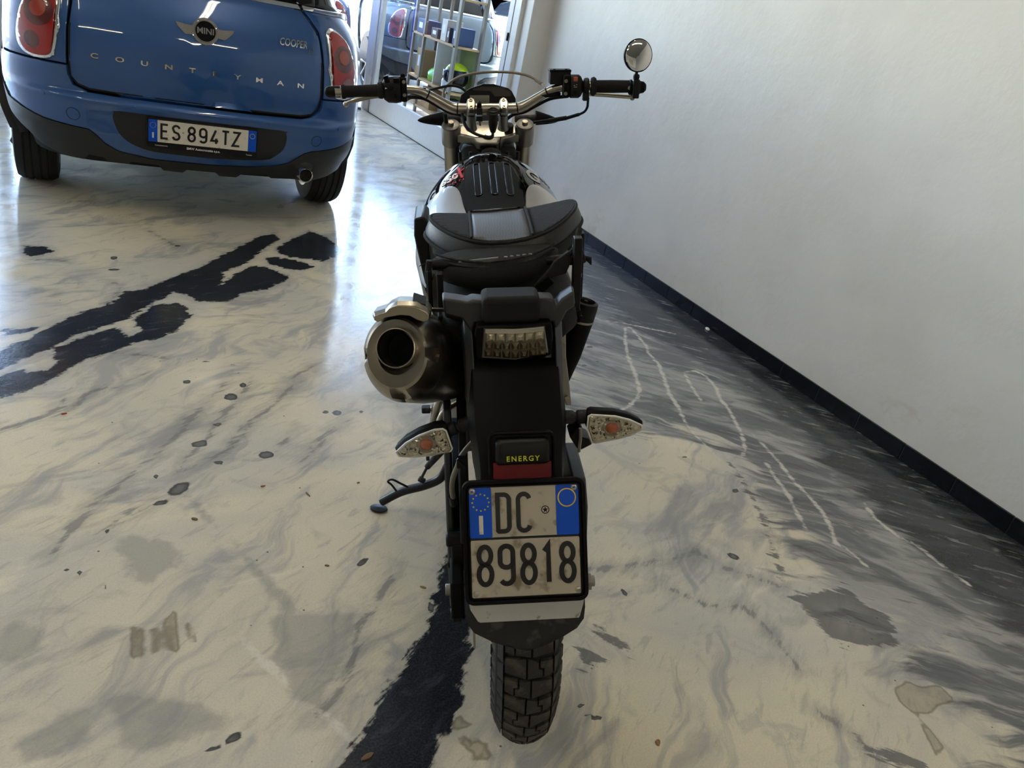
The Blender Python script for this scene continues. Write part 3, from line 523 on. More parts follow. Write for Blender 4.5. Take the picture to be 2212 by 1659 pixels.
pbox(MB(), PL-.03, PL-.012, 1.14, 1.2, .075).build('latch', 'blk_plastic', gp, bevel=.003)
struct(pbox(MB(), PL+.004, PL+.10, .0, 3.5, .05).build('trim_1', 'white_paint', bevel=.003))
struct(pbox(MB(), -.2, -.002, 0, 3.5, .07).build('trim_2', 'post_paint', bevel=.004))
struct(pbox(MB(), -.27, -.22, 0, 3.5, .05).build('trim_3', 'white_paint', bevel=.004))
struct(MB().box((-.83, 7.72, 1.65), (.11, .09, 3.3)).build('trim_4', 'post_paint', bevel=.004))
struct(MB().box((-.95, 7.86, 1.65), (.05, .2, 3.3)).build('trim_5', 'white_paint', bevel=.004))
struct(MB().box((.8, 9.36, .012), (3.4, .12, .03)).build('trim_6', 'alu_dull', bevel=.003))

# ceiling tube lights
mt = mat('tube_glow', (255, 243, 220), .5, emit=14.0)
def strip_light(x, y, rz, label):
    t = thing('strip_light', label, 'lamp', loc=(x, y, 3.49), rotz=rz, group='ceiling tube lights of the hall')
    MB().box((0, 0, -.02), (1.55, .12, .05)).build('lamp_body', 'tube_holder', t, bevel=.006)
    for s in (-1, 1): MB().cyl((-.72, s*.032, -.065), (.72, s*.032, -.065), .015, seg=12).build('lamp_tube', 'tube_glow', t)
    MB().box((-.74, 0, -.06), (.03, .11, .04)).build('lamp_holder', 'tube_holder', t); MB().box((.74, 0, -.06), (.03, .11, .04)).build('lamp_holder', 'tube_holder', t)
for x, y, rz, l in [(-1.2, 1.4, PI/2, 'white twin-tube strip light on the ceiling behind the camera'), (.9, 2.6, PI/2, 'white twin-tube strip light on the ceiling above the motorcycle'),
                    (-3.6, 2.4, PI/2, 'white twin-tube strip light on the ceiling left of the motorcycle'), (-1.2, -3.2, 0, 'white twin-tube strip light on the ceiling near the back windows'),
                    (1.6, -2.2, 0, 'white twin-tube strip light on the ceiling beside the right wall')]: strip_light(x, y, rz, l)

# ------------------------------------------------------------------ street outside and the small office behind the glass
gm_ = MB().box((0, 35, -.06), (90, 51.2, .1)); struct(gm_.build('ground', 'asphalt', smooth=0))
struct(MB().box((4.4, 8.3, -.05), (2.75, 4.6, .1)).build('office_floor', 'concrete_lt', smooth=0))
struct(MB().box((5.8, 7.9, 1.5), (.1, 3.8, 3)).build('wall_office', 'wall_far', smooth=0))
struct(MB().box((4.45, 6.02, 1.5), (2.7, .1, 3)).build('wall_office_end', 'wall_far', smooth=0))
struct(MB().box((4.3, 8.0, 3.1), (3.1, 4.2, .1)).build('ceiling_office', 'wall_far', smooth=0))
ct = thing('shipping_container', 'bright blue corrugated container across the street', 'container', loc=(9.5, 25, 0))
c = MB().box((0, 0, 1.55), (9, 2.2, 2.5)); c.build('container_body', 'container_blue', ct, smooth=0)
c = MB()
for i in range(30): c.box((-4.35+i*.3, -1.12, 1.55), (.13, .05, 2.35))
o = c.build('corrugation', 'container_blue', ct, smooth=0)
MB().box((0, 0, .28), (8.8, 2.0, .05)).build('skid', 'steel_blk', ct)
for s in (-1, 1): MB().box((s*3.9, 0, .13), (.3, 2.0, .3)).build('foot', 'steel_blk', ct)
lw = MB().box((7.5, 21, .35), (10, .3, .7)); tag(lw.build('low_wall', 'concrete_lt', smooth=0), 'low pale masonry wall in front of the blue container', 'wall')

# shelving behind the glass with what stands on it
SDp = .28
sh = thing('shelving_unit', 'pale shelving unit behind the glass partition', 'shelf', loc=(3.2, 8.44, 0))
for y in (.04, 1.08, 1.48):
    for x in (0, SDp): MB().box((x, y, .8), (.03, .07 if y < .1 else .045, 1.6)).build('upright', 'shelf_grey', sh, bevel=.002)
for z in (.12, .42, .89, 1.35):
    MB().box((SDp/2, .76, z), (SDp+.03, 1.48, .022)).build('shelf_board', 'wood', sh, bevel=.002)
MB().box((SDp+.02, .76, .50), (.01, 1.46, .76)).build('back_panel', 'panel_green', sh)
MB().box((SDp/2, .60, .655), (SDp, .02, .44)).build('divider', 'white_paint', sh)
bn_ = [(3.30, 8.93, .902, .18, .17, .22, 'box_white', 'tall off-white carton on the upper shelf behind the glass'),
       (3.30, 8.78, .902, .18, .07, .15, 'box_dark', 'narrow dark box beside the off-white carton on the upper shelf'),
       (3.32, 8.60, .902, .2, .13, .18, 'box_blue', 'navy storage box at the near end of the upper shelf'),
       (3.3, 9.20, .902, .2, .22, .1, 'box_dark', 'low dark red box on the upper shelf behind the glass'),
       (3.3, 9.70, .902, .2, .26, .15, 'box_blue', 'blue grey box at the far end of the upper shelf'),
       (3.34, 9.70, .432, .2, .26, .3, 'card', 'brown cardboard box on the lower shelf behind the glass'),
       (3.34, 8.7, .132, .2, .3, .2, 'box_dark', 'dark box on the bottom shelf behind the glass'),
       (3.34, 9.3, .132, .2, .3, .22, 'card', 'brown cardboard box on the bottom shelf behind the glass')]
for x, y, z, a, b, h, m, l in bn_:
    t = thing('carton', l, 'box', loc=(x, y, z))
    MB().box((0, 0, h/2), (a, b, h)).build('box_body', m, t, bevel=.004)
    MB().box((-a/2-.001, 0, h*.55), (.002, b*.5, h*.4)).build('paper_sticker', 'white', t, smooth=0)
q = MB(); rg_ = []
for i in range(9):
    z = i/8; r = .13*math.sin(PI*(.12+.80*z))**.6*(1-.3*z)
    rg_.append([(r*.8*math.cos(a)*(1+.16*math.sin(3*a+i)), r*1.3*math.sin(a)*(1+.12*math.cos(4*a+i*1.3)), .15*z) for a in [2*PI*j/24 for j in range(24)]])
q.loft(rg_); o = q.build('shopping_bag', 'green_bag', smooth=60); o.location = (3.31, 9.26, .4335); tag(o, 'bright green plastic bag slumped on the lower shelf', 'bag')
t = thing('crash_helmet', 'white, black and lime full-face crash helmet on the lower shelf behind the glass', 'helmet', loc=(3.34, 8.68, .45), rotz=-.5)
q = MB(); R = []
for i in range(13):
    th = PI*i/12; z = .14+.135*math.cos(th) if th < PI*.62 else .14+.135*math.cos(PI*.62)-.1*(th-PI*.62)/(PI*.38)
    r = .125*math.sin(min(max(th, .05), PI*.62))**.85
    R.append([(-.0+r*1.15*math.cos(a)-(.02 if i > 7 else 0), r*math.sin(a), z) for a in [2*PI*j/28 for j in range(28)]])
q.loft(R); q.build('helmet_shell', 'white_car', t)
q = MB(); R = []
for i in range(7):
    a0 = -1.05+2.1*i/6; R.append([Vector((-(.147+.006)*math.cos(a0), .132*math.sin(a0)*1.02, z)) for z in (.10, .13, .16, .19)])
q.loft(R, close=False, cap=False); q.build('visor', 'blk_gloss', t, solid=.004)
q = MB(); q.sphere((.0, -.03, .205), (.115, .09, .074)); q.build('lime_panel', 'hivis', t)
q = MB(); q.sphere((.0, -.045, .13), (.142, .095, .12)); q.build('black_panel', 'blk_gloss', t)
q = MB(); q.sphere((-.05, .06, .07), (.1, .08, .05)); q.build('lime_panel', 'hivis', t)
t = thing('broom', 'blue-handled push broom leaning upside down beside the shelving', 'broom', loc=(3.29, 10.20, 0))
MB().tube([(0, 0, .1), (-.02, .05, 1.25)], .012, 10).build('broom_handle', 'blue_handle', t)
MB().box((-.02, .05, 1.27), (.05, .3, .05)).build('broom_head', 'blk_plastic', t, bevel=.004)
MB().box((-.02, .05, 1.32), (.06, .3, .06)).build('bristles', 'bag_cloth', t)

# ------------------------------------------------------------------ the blue car
WT = [(.2, .78), (.3, .81), (.45, .86), (.62, .885), (.8, .885), (.95, .875), (1.05, .86), (1.12, .82), (1.17, .76), (1.25, .73), (1.4, .69), (1.5, .63), (1.56, .54)]
YT = [(.2, .14), (.3, .09), (.45, .06), (.62, .055), (.75, .052), (.9, .07), (1.0, .095), (1.08, .13), (1.16, .175), (1.25, .23), (1.4, .33), (1.5, .42), (1.56, .56)]
CA, CRD = .49, .36
def csurf(s, z, off=0.0, kind=0):
    sg = 1 if s >= 0 else -1; a = abs(s)
    def base(a):
        if a < CA: return a, .1*a*a
        if a < CA+CRD*PI/2:
            t = (a-CA)/CRD; return CA+CRD*math.sin(t), .024+CRD*(1-math.cos(t))
        return CA+CRD, .024+CRD+(a-CA-CRD*PI/2)
    x, y = base(a); x2, y2 = base(a+.004); w = interp(z, WT)/.85
    tx, ty = (x2-x)*w, y2-y; L = math.hypot(tx, ty) or 1; nx, ny = ty/L, -tx/L
    yy = y+interp(z, YT)*max(0, 1-.9*max(0, y-.2)) if y < 1.2 else y+interp(z, YT)*.1
    if kind:
        k = 1 if a < CA else max(.12, math.cos(min((a-CA)/CRD, PI/2))); yy -= .05*k*interp(z, [(.25, .7), (.38, 1), (.55, 1), (.598, 1.1), (.612, .95), (.628, .45), (.655, .45), (.70, .55), (.75, .6)]); x_ = .012*(1-k)
    else: x_ = 0
    return Vector((sg*(x*w+x_+nx*off), yy+ny*off, z))
def sx(x):
    a = abs(x); a = a if a < CA else CA+CRD*math.asin(min(1, (a-CA)/CRD)); return math.copysign(a, x)
def mapped(name, poly, fn, m, parent, step=.05, solid=0, soff=-1, bevel=0, smooth=50, zstep=None):
    bm = bmesh.new(); vs = [bm.verts.new((p[0], p[1], 0)) for p in poly]; bm.faces.new(vs)
    bmesh.ops.triangulate(bm, faces=bm.faces[:], ngon_method='EAR_CLIP')
    xs = [p[0] for p in poly]; ys = [p[1] for p in poly]
    for ax, lo, hi, st in ((0, min(xs), max(xs), step), (1, min(ys), max(ys), zstep or step)):
        k = math.ceil(lo/st)
        while k*st < hi:
            co_ = [0, 0, 0]; no = [0, 0, 0]; co_[ax] = k*st; no[ax] = 1
            bmesh.ops.bisect_plane(bm, geom=bm.verts[:]+bm.edges[:]+bm.faces[:], plane_co=co_, plane_no=no, dist=1e-5); k += 1
    bmesh.ops.dissolve_degenerate(bm, dist=1e-6, edges=bm.edges[:])
    c = bm.faces[:][0].calc_center_median() if bm.faces else Vector()
    for v in bm.verts: v.co = fn(v.co.x, v.co.y)
    bmesh.ops.recalc_face_normals(bm, faces=bm.faces[:])
    me = bpy.data.meshes.new(name); bm.to_mesh(me); bm.free()
    o = link(name, me, m, parent, smooth=smooth)
    if solid:
        q = o.modifiers.new('thickness', 'SOLIDIFY'); q.thickness = abs(solid); q.offset = soff
    if bevel:
        q = o.modifiers.new('bevel', 'BEVEL'); q.width = bevel; q.segments = 2; q.limit_method = 'ANGLE'; q.angle_limit = math.radians(50)
    return o
def flipfix(o, out):
    """make normals point along 'out' so that thickness goes inwards"""
    me = o.data; s = sum((p.normal.dot(Vector(out)) for p in me.polygons))
    if s < 0: me.flip_normals()
    return o
def cpanel(name, poly, m, car, off=0, kind=0, step=.05, solid=.02, bevel=.004, out=(0, -1, 0)):
    o = mapped(name, poly, lambda s, z: csurf(s, z, off, kind), m, car, step, solid, -1, bevel, zstep=.0117 if kind else None); return flipfix(o, out)
def mirrorp(poly): return [(-a, b) for a, b in reversed(poly)]
SIDE = CA+CRD*PI/2; WS = 1.38; SE = 4.35
def arch_pts(r, z0, a0, a1, n=14): return [(WS+r*math.cos(math.radians(a0+(a1-a0)*i/n)), .33+r*math.sin(math.radians(a0+(a1-a0)*i/n))) for i in range(n+1)]
def build_wheel(car, x, y, side, name='wheel'):
    w = MB(); R = .335; T = .105
    prof = [(-T, .24), (-T, .28), (-T*.93, .318), (-T*.72, R-.004), (-.06, R)]
    for c in (-.055, -.02, .02, .055): prof += [(c-.006, R), (c-.004, R-.007), (c+.004, R-.007), (c+.006, R)]
    prof += [(T*.72, R-.004), (T*.93, .318), (T, .28), (T, .24)]
    w.lathe((x, y, R), (1, 0, 0), prof, 48)
    t = w.build('tyre', 'tyre_core', car, smooth=30)
    w = MB(); w.lathe((x, y, R), (1, 0, 0), [(-T, .24), (-T*.9, .225), (-.02, .215), (T*.9, .225), (T, .24), (T*.97, .235), (.03*side, .12)], 32); w.build('rim', 'alu_dull', t)
    w = MB()
    for k in range(7):
        a = 2*PI*k/7; w.tube([(x+side*.07, y, R), (x+side*.085, y+.11*math.cos(a), R+.11*math.sin(a)), (x+side*.095, y+.225*math.cos(a), R+.225*math.sin(a))], [.03, .022, .026], 8)
    w.build('spokes', 'alu_dull', t); MB().cyl((x+side*.05, y, R), (x+side*.1, y, R), .045).build('hub', 'alu_dull', t)
    return t
def build_car(mw, label, detail=True):
    car = thing('car', label, 'car', mw)
    ch = 'chrome'; bp_ = 'blue_paint'
    # dark inner shell closes the body behind every gap
    q = MB(); R = []
    for z in (.28, .34, .45, .62, .8, .95, 1.05, 1.12):
        ring = []
        for s in [-SE+2*SE*i/96 for i in range(97)]: ring.append(csurf(s, z, -.035))
        f = ring[-1]; ring += [Vector((f.x*.9, f.y+.25, z)), Vector((f.x*.6, f.y+.38, z)), Vector((0, f.y+.42, z)), Vector((-f.x*.6, f.y+.38, z)), Vector((-f.x*.9, f.y+.25, z))]
        R.append(ring)
    q.loft(R); inner = q.build('inner_shell', 'dark_inner', car)
    # tailgate, quarter panels
    gate = [(-.545, .659), (-.499, .643), (-.398, .641), (-.095, .641), (.231, .640), (.474, .643), (.53, .656), (.562, .69), (.572, .74), (.575, .9), (.562, 1.07), (.528, 1.16), (-.528, 1.16), (-.562, 1.07), (-.575, .9), (-.575, .73), (-.572, .69)]
    tg = cpanel('tailgate', [(sx(a), b) for a, b in gate], bp_, car, 0, 0, .0447, .025, .004)
    gq = [(sx(a), b) for a, b in gate]; q = MB(); stroke_map(q, gq, .008, lambda a, b, h: csurf(a, b, h, 0), .0005, .0022); q.build('tailgate_seal', 'dark_inner', tg)
    for sg in (1, -1):
        qp = [(.588, .745), (.588, .9), (.576, 1.07), (.543, 1.16), (.62, 1.17), (.80, 1.165), (1.1, 1.13), (1.9, 1.10), (2.05, 1.10), (2.05, .95), (1.95, .75), (WS+.40, .45)]+arch_pts(.40, .33, 25, 148)+[(1.02, .70), (.98, .742)]
        qp = [(sx(qp[i][0]) if qp[i][0] < .7 else qp[i][0], qp[i][1]) for i in range(len(qp))]
        if sg < 0: qp = mirrorp(qp)
        flipfix(mapped('rear_wing', qp, lambda s, z: csurf(s, z, 0, 0), bp_, car, .06, .02, -1, .004), (sg, -.3, 0))
        # front doors and wing
        dr = [(2.062, 1.10), (2.062, .95), (1.962, .75), (1.86, .42), (2.9, .42), (2.9, 1.08)]; dr = dr if sg > 0 else mirrorp(dr)
        flipfix(mapped('door', dr, lambda s, z: csurf(s, z, 0, 0), bp_, car, .12, .02, -1, .004), (sg, 0, 0))
        fwp = [(2.912, 1.08), (2.912, .42), (3.25, .42)]+[(3.72-.42*math.cos(math.radians(a)), .33+.42*math.sin(math.radians(a))) for a in range(15, 166, 15)]+[(4.15, .42), (4.35, .45), (4.35, .95), (4.0, 1.0), (3.4, 1.06)]
        fwp = fwp if sg > 0 else mirrorp(fwp)
        flipfix(mapped('front_wing', fwp, lambda s, z: csurf(s, z, 0, 0), bp_, car, .12, .02, -1, .004), (sg, 0, 0))
        # plastic arch lip, sill
        al = arch_pts(.33, .33, -2, 182)[::-1]+arch_pts(.405, .33, 12, 150)
        al = [(max(a, 1.02), b) for a, b in al]
        al = al if sg > 0 else mirrorp(al)
        flipfix(mapped('arch_trim', al, lambda s, z: csurf(s, z, .02, 0), 'trim_plastic', car, .05, .035, -1, .004), (sg, 0, 0))
        sl_ = [(WS+.38, .42), (WS+.36, .28), (3.32, .28), (3.32, .42)]; sl_ = sl_ if sg > 0 else mirrorp(sl_)
        flipfix(mapped('sill', sl_, lambda s, z: csurf(s, z, .015, 0), 'trim_plastic', car, .12, .03, -1, .004), (sg, 0, 0))
        # tail lamp: chrome bezel, red lens, discs
        lp = [(.612, 1.03), (.616, 1.072), (.628, 1.091), (.655, 1.098), (.694, 1.077), (.736, 1.025), (.764, .943), (.776, .856), (.771, .80), (.752, .765), (.72, .750), (.672, .750), (.642, .763), (.628, .795), (.617, .9)]
        cx, cy = .69, .91; inn = [(cx+(a-cx)*.83, cy+(b-cy)*.93) for a, b in lp]
        L1 = sp2([(sx(a), b) for a, b in lp], 3, True); L2 = sp2([(sx(a), b) for a, b in inn], 3, True)
        if sg < 0: L1 = mirrorp(L1); L2 = mirrorp(L2)
        tl = flipfix(mapped('tail_lamp', L1, lambda s, z: csurf(s, z, .012, 0), ch, car, .04, .02, -1, 0), (sg*.3, -1, 0)); tl['label'] = 'red tail lamp in a chrome bezel'
        c2 = (sum(p[0] for p in L2)/len(L2), sum(p[1] for p in L2)/len(L2))
        def dome(s, z, h=.016, c2=c2): 
            e = max(0, 1-((s-c2[0])/.13)**2*.8-((z-c2[1])/.18)**2*.8); return csurf(s, z, .013+h*e, 0)
        flipfix(mapped('lamp_lens', L2, dome, 'red_lens', tl, .02, .01, -1), (sg*.3, -1, 0))
        for nm, x, z, r, m_, h in (('lamp_disc', .687, .955, .066, 'red_disc', .0165), ('lamp_disc', .687, .965, .036, 'amber_disc', .0185), ('lamp_disc', .708, .825, .037, 'red_disc' if sg < 0 else 'white_disc', .0175)):
            cc = [(sg*(sx(x))+a, z+b) for a, b in circle(0, 0, r, 28)]; cc = [p for p in cc]
            flipfix(mapped(nm, cc, lambda s, zz, h=h: dome(s, zz, h), m_, tl, .02), (sg*.3, -1, 0))
        # side glass and pillars
        sg_ = [(.62, 1.19), (1.1, 1.15), (2.0, 1.125), (3.0, 1.10), (2.75, 1.38), (2.45, 1.485), (1.0, 1.49), (.72, 1.4)]; sg_ = sg_ if sg > 0 else mirrorp(sg_)
        flipfix(mapped('side_window', sg_, lambda s, z: csurf(s, z, -.004, 0), 'blk_gloss', car, .1, .02, -1), (sg, 0, 0))
        bt = [(.545, 1.163), (.9, 1.155), (2.0, 1.115), (3.0, 1.09), (3.0, 1.102), (2.0, 1.13), (.9, 1.172), (.545, 1.182)]; bt = bt if sg > 0 else mirrorp(bt)
        flipfix(mapped('belt_trim', bt, lambda s, z: csurf(s, z, .006, 0), ch, car, .1, .02, -1, .003), (sg, -.2, 0))
        mm = thing_mirror(car, sg)
    q = [(-.527, 1.163), (.527, 1.163), (.522, 1.182), (-.522, 1.182)]
    cpanel('belt_trim', [(sx(a), b) for a, b in q], ch, car, .006, 0, .06, .02, .003)
    rw = [(-.515, 1.185), (.515, 1.185), (.50, 1.3), (.46, 1.47), (-.46, 1.47), (-.50, 1.3)]
    cpanel('rear_window', rw, 'blk_gloss', car, -.004, 0, .08, .02, .003)
    for sg in (1, -1):
        p_ = [(.52, 1.185), (.64, 1.185), (.74, 1.4), (.6, 1.49), (.465, 1.475), (.505, 1.3)]; p_ = p_ if sg > 0 else mirrorp(p_)
        flipfix(mapped('rear_pillar', p_, lambda s, z: csurf(s, z, -.002, 0), 'blk_gloss', car, .08, .02, -1, .003), (sg*.4, -1, 0))
    # roof, bonnet, windscreen, nose
    q = MB(); R = []
    for y, hw, z0, cr in ((.47, .5, 1.49, .02), (.6, .60, 1.50, .05), (1.2, .63, 1.50, .06), (2.0, .62, 1.49, .06), (2.5, .56, 1.47, .04)):
        R.append([(hw*math.sin(a), y, z0+cr*math.cos(a)) for a in [PI*(i/12-.5) for i in range(13)]]+[(hw, y, z0-.03), (-hw, y, z0-.03)])
    q.loft(R); q.build('roof', 'white_car' if not detail else bp_, car)
    q = MB(); q.add([(-.58, 2.48, 1.47), (.58, 2.48, 1.47), (.72, 3.05, 1.09), (-.72, 3.05, 1.09), (0, 2.42, 1.5), (0, 2.98, 1.10)], [(0, 4, 5, 3), (4, 1, 2, 5)]); q.build('windscreen', 'blk_gloss', car, solid=.01)
    q = MB(); R = []
    for y, hw, z0, cr in ((3.0, .76, 1.04, .05), (3.3, .76, 1.0, .06), (3.7, .72, .93, .08), (3.92, .62, .84, .07)):
        R.append([(hw*math.sin(a), y, z0+cr*math.cos(a)) for a in [PI*(i/12-.5) for i in range(13)]]+[(hw, y, z0-.06), (-hw, y, z0-.06)])
    q.loft(R); q.build('bonnet', bp_, car)
    q = MB(); q.box((0, 3.98, .5), (1.55, .2, .36)); q.build('front_bumper', bp_, car, bevel=.06, bseg=4)
    q = MB()
    for sg in (1, -1): q.sphere((sg*.6, 3.86, .8), (.13, .1, .12))
    q.build('headlamp', 'lens_clear', car)
    # rear bumper skin
    up = [(-.98, .732), (-.80, .735), (-.588, .738), (-.585, .70), (-.563, .653), (-.503, .630), (-.401, .627), (-.099, .627), (.225, .626), (.474, .630), (.530, .643), (.570, .678), (.578, .70), (.581, .738), (.80, .735), (.98, .732)]
    lowt = [(1.03, .66), (1.0, .58), (.95, .53), (.746, .498), (.691, .488), (.553, .469), (.515, .455), (.449, .394), (.379, .369), (.247, .354), (.034, .343), (-.248, .345), (-.402, .366), (-.461, .401), (-.489, .439), (-.518, .463), (-.70, .480), (-.95, .53), (-1.0, .58), (-1.03, .66)]
    bpl = [(sx(a) if abs(a) < .83 else a, b) for a, b in up]+[(sx(a) if abs(a) < .83 else a, b) for a, b in lowt]
    bmp = cpanel('rear_bumper', bpl, bp_, car, .0, 1, .04, .03, .008)
    lo = [(1.03, .65), (1.03, .50), (.93, .42), (.839, .385), (.78, .345), (.699, .312), (.613, .295), (.486, .299), (.375, .295), (.347, .311), (.205, .305), (.184, .284), (.094, .282), (.067, .303), (-.079, .304), (-.099, .284), (-.197, .286), (-.221, .314), (-.354, .317), (-.366, .303), (-.461, .306), (-.484, .325), (-.547, .331), (-.573, .303), (-.66, .305), (-.75, .34), (-.839, .385), (-.93, .43), (-1.03, .50), (-1.03, .65)]
    lw_ = [(sx(a) if abs(a) < .83 else a, b) for a, b in reversed(lowt)]
    lw_ = [(a, b-.004) for a, b in lw_]
    cpanel('lower_bumper', lw_[1:-1]+[(sx(a) if abs(a) < .83 else a, b) for a, b in lo[1:-1]], 'trim_plastic', car, .006, 1, .04, .05, .006)
    rec = [(-.409, .535), (-.400, .555), (-.372, .566), (.0, .566), (.372, .564), (.398, .553), (.409, .52), (.398, .464), (.357, .42), (.306, .396), (.068, .381), (-.174, .381), (-.283, .391), (-.358, .425), (-.395, .475)]
    rp = cpanel('plate_recess', sp2(rec, 2, True), 'trim_plastic', bmp, .003, 1, .04, .004, .002)
    if detail:
        for x, z, r in ((-.576, .524, .028), (.569, .525, .028)):
            q = MB(); stroke_map(q, circle(sx(x), z, r, 28), .0022, lambda a, b, h: csurf(a, b, h, 1), .000, .0012); q.build('tow_cover', 'dark_inner', bmp)
        for x, z in ((-.315, .592), (.315, .593), (.689, .600), (-.689, .600)):
            o = flipfix(mapped('parking_sensor', circle(sx(x), z-.004, .0115, 20), lambda a, b: csurf(a, b, .003, 1), bp_, bmp, .02, .004, -1, .001), (0, -1, 0))
        # badge
        cz = .985; yb = csurf(0, cz, 0)
        N_ = Vector((0, -.96, .27)).normalized(); V_ = Vector((0, .27, .96)).normalized(); U_ = Vector((1, 0, 0))
        fr = (yb+N_*.001, U_, V_, N_)
        wg = MB()
        for sg in (1, -1):
            wing = [(.055, .022), (.075, .018), (.138, .026), (.13, .008), (.10, -.020), (.092, -.026), (.060, -.024)]
            wing = [(a*sg, b) for a, b in wing]; wg.prism(wing if sg > 0 else wing[::-1], fr, 0, .005)
            for k in range(5):
                z0 = .018-.0085*k; x1 = .130-.0095*k; wg.prism([(sg*.062, z0), (sg*x1, z0+.003), (sg*(x1-.004), z0-.0008), (sg*.062, z0-.0045)], fr, .005, .0075)
        wg.prism(circle(0, 0, .063, 40), fr, 0, .006); stroke(wg, circle(0, 0, .059, 40), .007, fr, .006, .011, True); stroke(wg, circle(0, 0, .0495, 40), .003, fr, .006, .009, True)
        bd = wg.build('badge', ch, tg, smooth=30); bd['label'] = 'chrome winged round badge'
        MB().prism(circle(0, 0, .052, 40), fr, .004, .0068).build('badge_disc', 'blk_gloss', bd) if 0 else MB().prism(circle(0, 0, .052, 40), fr, .004, .0068).build('badge_disc', 'blk_gloss', tg)
        text_on('badge_lettering', 'MINI', 'chrome', tg, frfn((fr[0]+N_*.0085, U_, V_, N_)), size=.040, extrude=.001, offset=.0008)
        wd = 'COUNTRYMAN'
        for i, chh in enumerate(wd):
            x = -.473+.104*i; z = .797
            def fn(a, b, c, x=x, z=z): return csurf(x+a, z+b, .001+(c+.002), 0)
            vs, fs = textmesh(chh, size=.031, extrude=.002, offset=.0007, sx=1.55); mb = MB(); mb.add([fn(*v) for v in vs], fs)
            me = bpy.data.meshes.new('letter'); me.from_pydata(mb.v, [], mb.f); me.update(); link('letter', me, ch, tg, smooth=0)
        text_on('letter', 'COOPER', ch, tg, lambda a, b, c: csurf(.425+a, .998+b, .002+c, 0), size=.05, extrude=.002, shear=.25, offset=.0006, sx=.72)
        text_on('letter', 'D', 'alu_dull', tg, lambda a, b, c: csurf(.512+a, .974+b, .002+c, 0), size=.048, extrude=.002, shear=.35, offset=-.0012, sx=.85)
        # number plate
        pt = Vector((-.004, -.006, .497)); N = Vector((0, -1, .03)).normalized(); V = Vector((0, .03, 1)).normalized(); U = Vector((1, 0, 0))
        fr = (pt, U, V, N)
        pf = MB().prism(rrect(-.267, -.082, .267, .062, .006), fr, -.006, .003); stroke(pf, rrect(-.263, -.057, .263, .058, .006), .007, fr, .003, .006, True)
        pf = pf.build('plate_frame', 'blk_plastic', bmp, bevel=.001)
        MB().prism(rrect(-.259, -.053, .259, .054, .004), fr, .003, .0045).build('number_plate', 'plate_white', bmp)
        for a, b in ((-.259, -.218), (.218, .259)): MB().prism([(a, -.053), (b, -.053), (b, .054), (a, .054)], fr, .0035, .0049).build('plate_band', 'plate_blue', bmp)
        g_ = MB(); hh = .078; sw = .0105
        for chh, x, w in (('E', -.205, .040), ('S', -.152, .041), ('8', -.079, .041), ('9', -.024, .041), ('4', .031, .044), ('T', .083, .044), ('Z', .136, .044)): put_glyph(g_, chh, x, -.038, w, hh, sw, fr, .0045, .0058)
        g_.build('plate_characters', 'plate_black', bmp, smooth=0)
        s_ = MB()
        for k in range(12):
            a = 2*PI*k/12; s_.prism(star(-.2385+.013*math.cos(a), .027+.013*math.sin(a), .0022), fr, .0049, .0053)
        s_.build('plate_stars', 'yellow', bmp, smooth=0)
        MB().prism([(-.2425, -.035), (-.2345, -.035), (-.2345, -.008), (-.2425, -.008)], fr, .0049, .0053).build('plate_letter', 'plate_white', bmp, smooth=0)
        q = MB(); stroke(q, circle(.2385, .026, .0125, 24), .0018, fr, .0049, .0053, True); q.build('plate_ring', 'yellow', bmp, smooth=0)
        MB().prism(circle(-.099, .004, .005, 12), fr, .0045, .0049).build('plate_seal', 'grey_print', bmp, smooth=0)
        f2 = frfn((pt+N*.0032-V*.0715, U, V, N))
        text_on('frame_lettering', 'BMW Autocrocetta s.p.a.', 'white', bmp, f2, size=.0165, extrude=.0002, offset=.0003, sx=.95)
        text_on('frame_lettering', 'Torino', 'white', bmp, lambda a, b, c: f2(a+.225, b-.001, c), size=.011, extrude=.0002)
        text_on('frame_lettering', 'Concessionaria', 'white', bmp, lambda a, b, c: f2(a-.2, b+.002, c), size=.0095, extrude=.0002)
    # exhaust tail pipe
    q = MB(); q.lathe((.522, -.042, .352), (-.06, 1, -.04), [(.3, .034), (0, .038), (-.004, .036), (0, .033), (.12, .031)], 28); q.build('tail_pipe', ch, car)
    q = MB(); q.lathe((.522, .1, .352), (0, 1, 0), [(0, .032), (.001, .001)], 20); q.build('pipe_bore', 'dark_inner', car)
    q = MB(); q.sphere((.53, .17, .385), (.085, .14, .06), 20, 12); q.build('pipe_shroud', 'trim_plastic', car)
    # axle beam below
    q = MB(); q.cyl((-.7, .78, .30), (.7, .78, .30), .04); q.box((0, .9, .30), (.9, .5, .1)); q.build('rear_axle', 'dark_inner', car)
    for x, y in ((-.775, .80), (.80, .80), (-.775, 3.30), (.80, 3.30)): build_wheel(car, x, y, 1 if x > 0 else -1)
    return car
def star(cx, cy, r): return [(cx+(r if i % 2 == 0 else r*.42)*math.sin(PI*i/5), cy+(r if i % 2 == 0 else r*.42)*math.cos(PI*i/5)) for i in range(10)]
def stroke_map(mb, pts, w, fn, h0, h1, closed=True):
    q, L, R = ribbon(pts, w, closed); rings = [[fn(l[0], l[1], h0), fn(l[0], l[1], h1), fn(r[0], r[1], h1), fn(r[0], r[1], h0)] for l, r in zip(L, R)]
    if closed: rings.append(rings[0])
    mb.loft(rings, True, not closed)
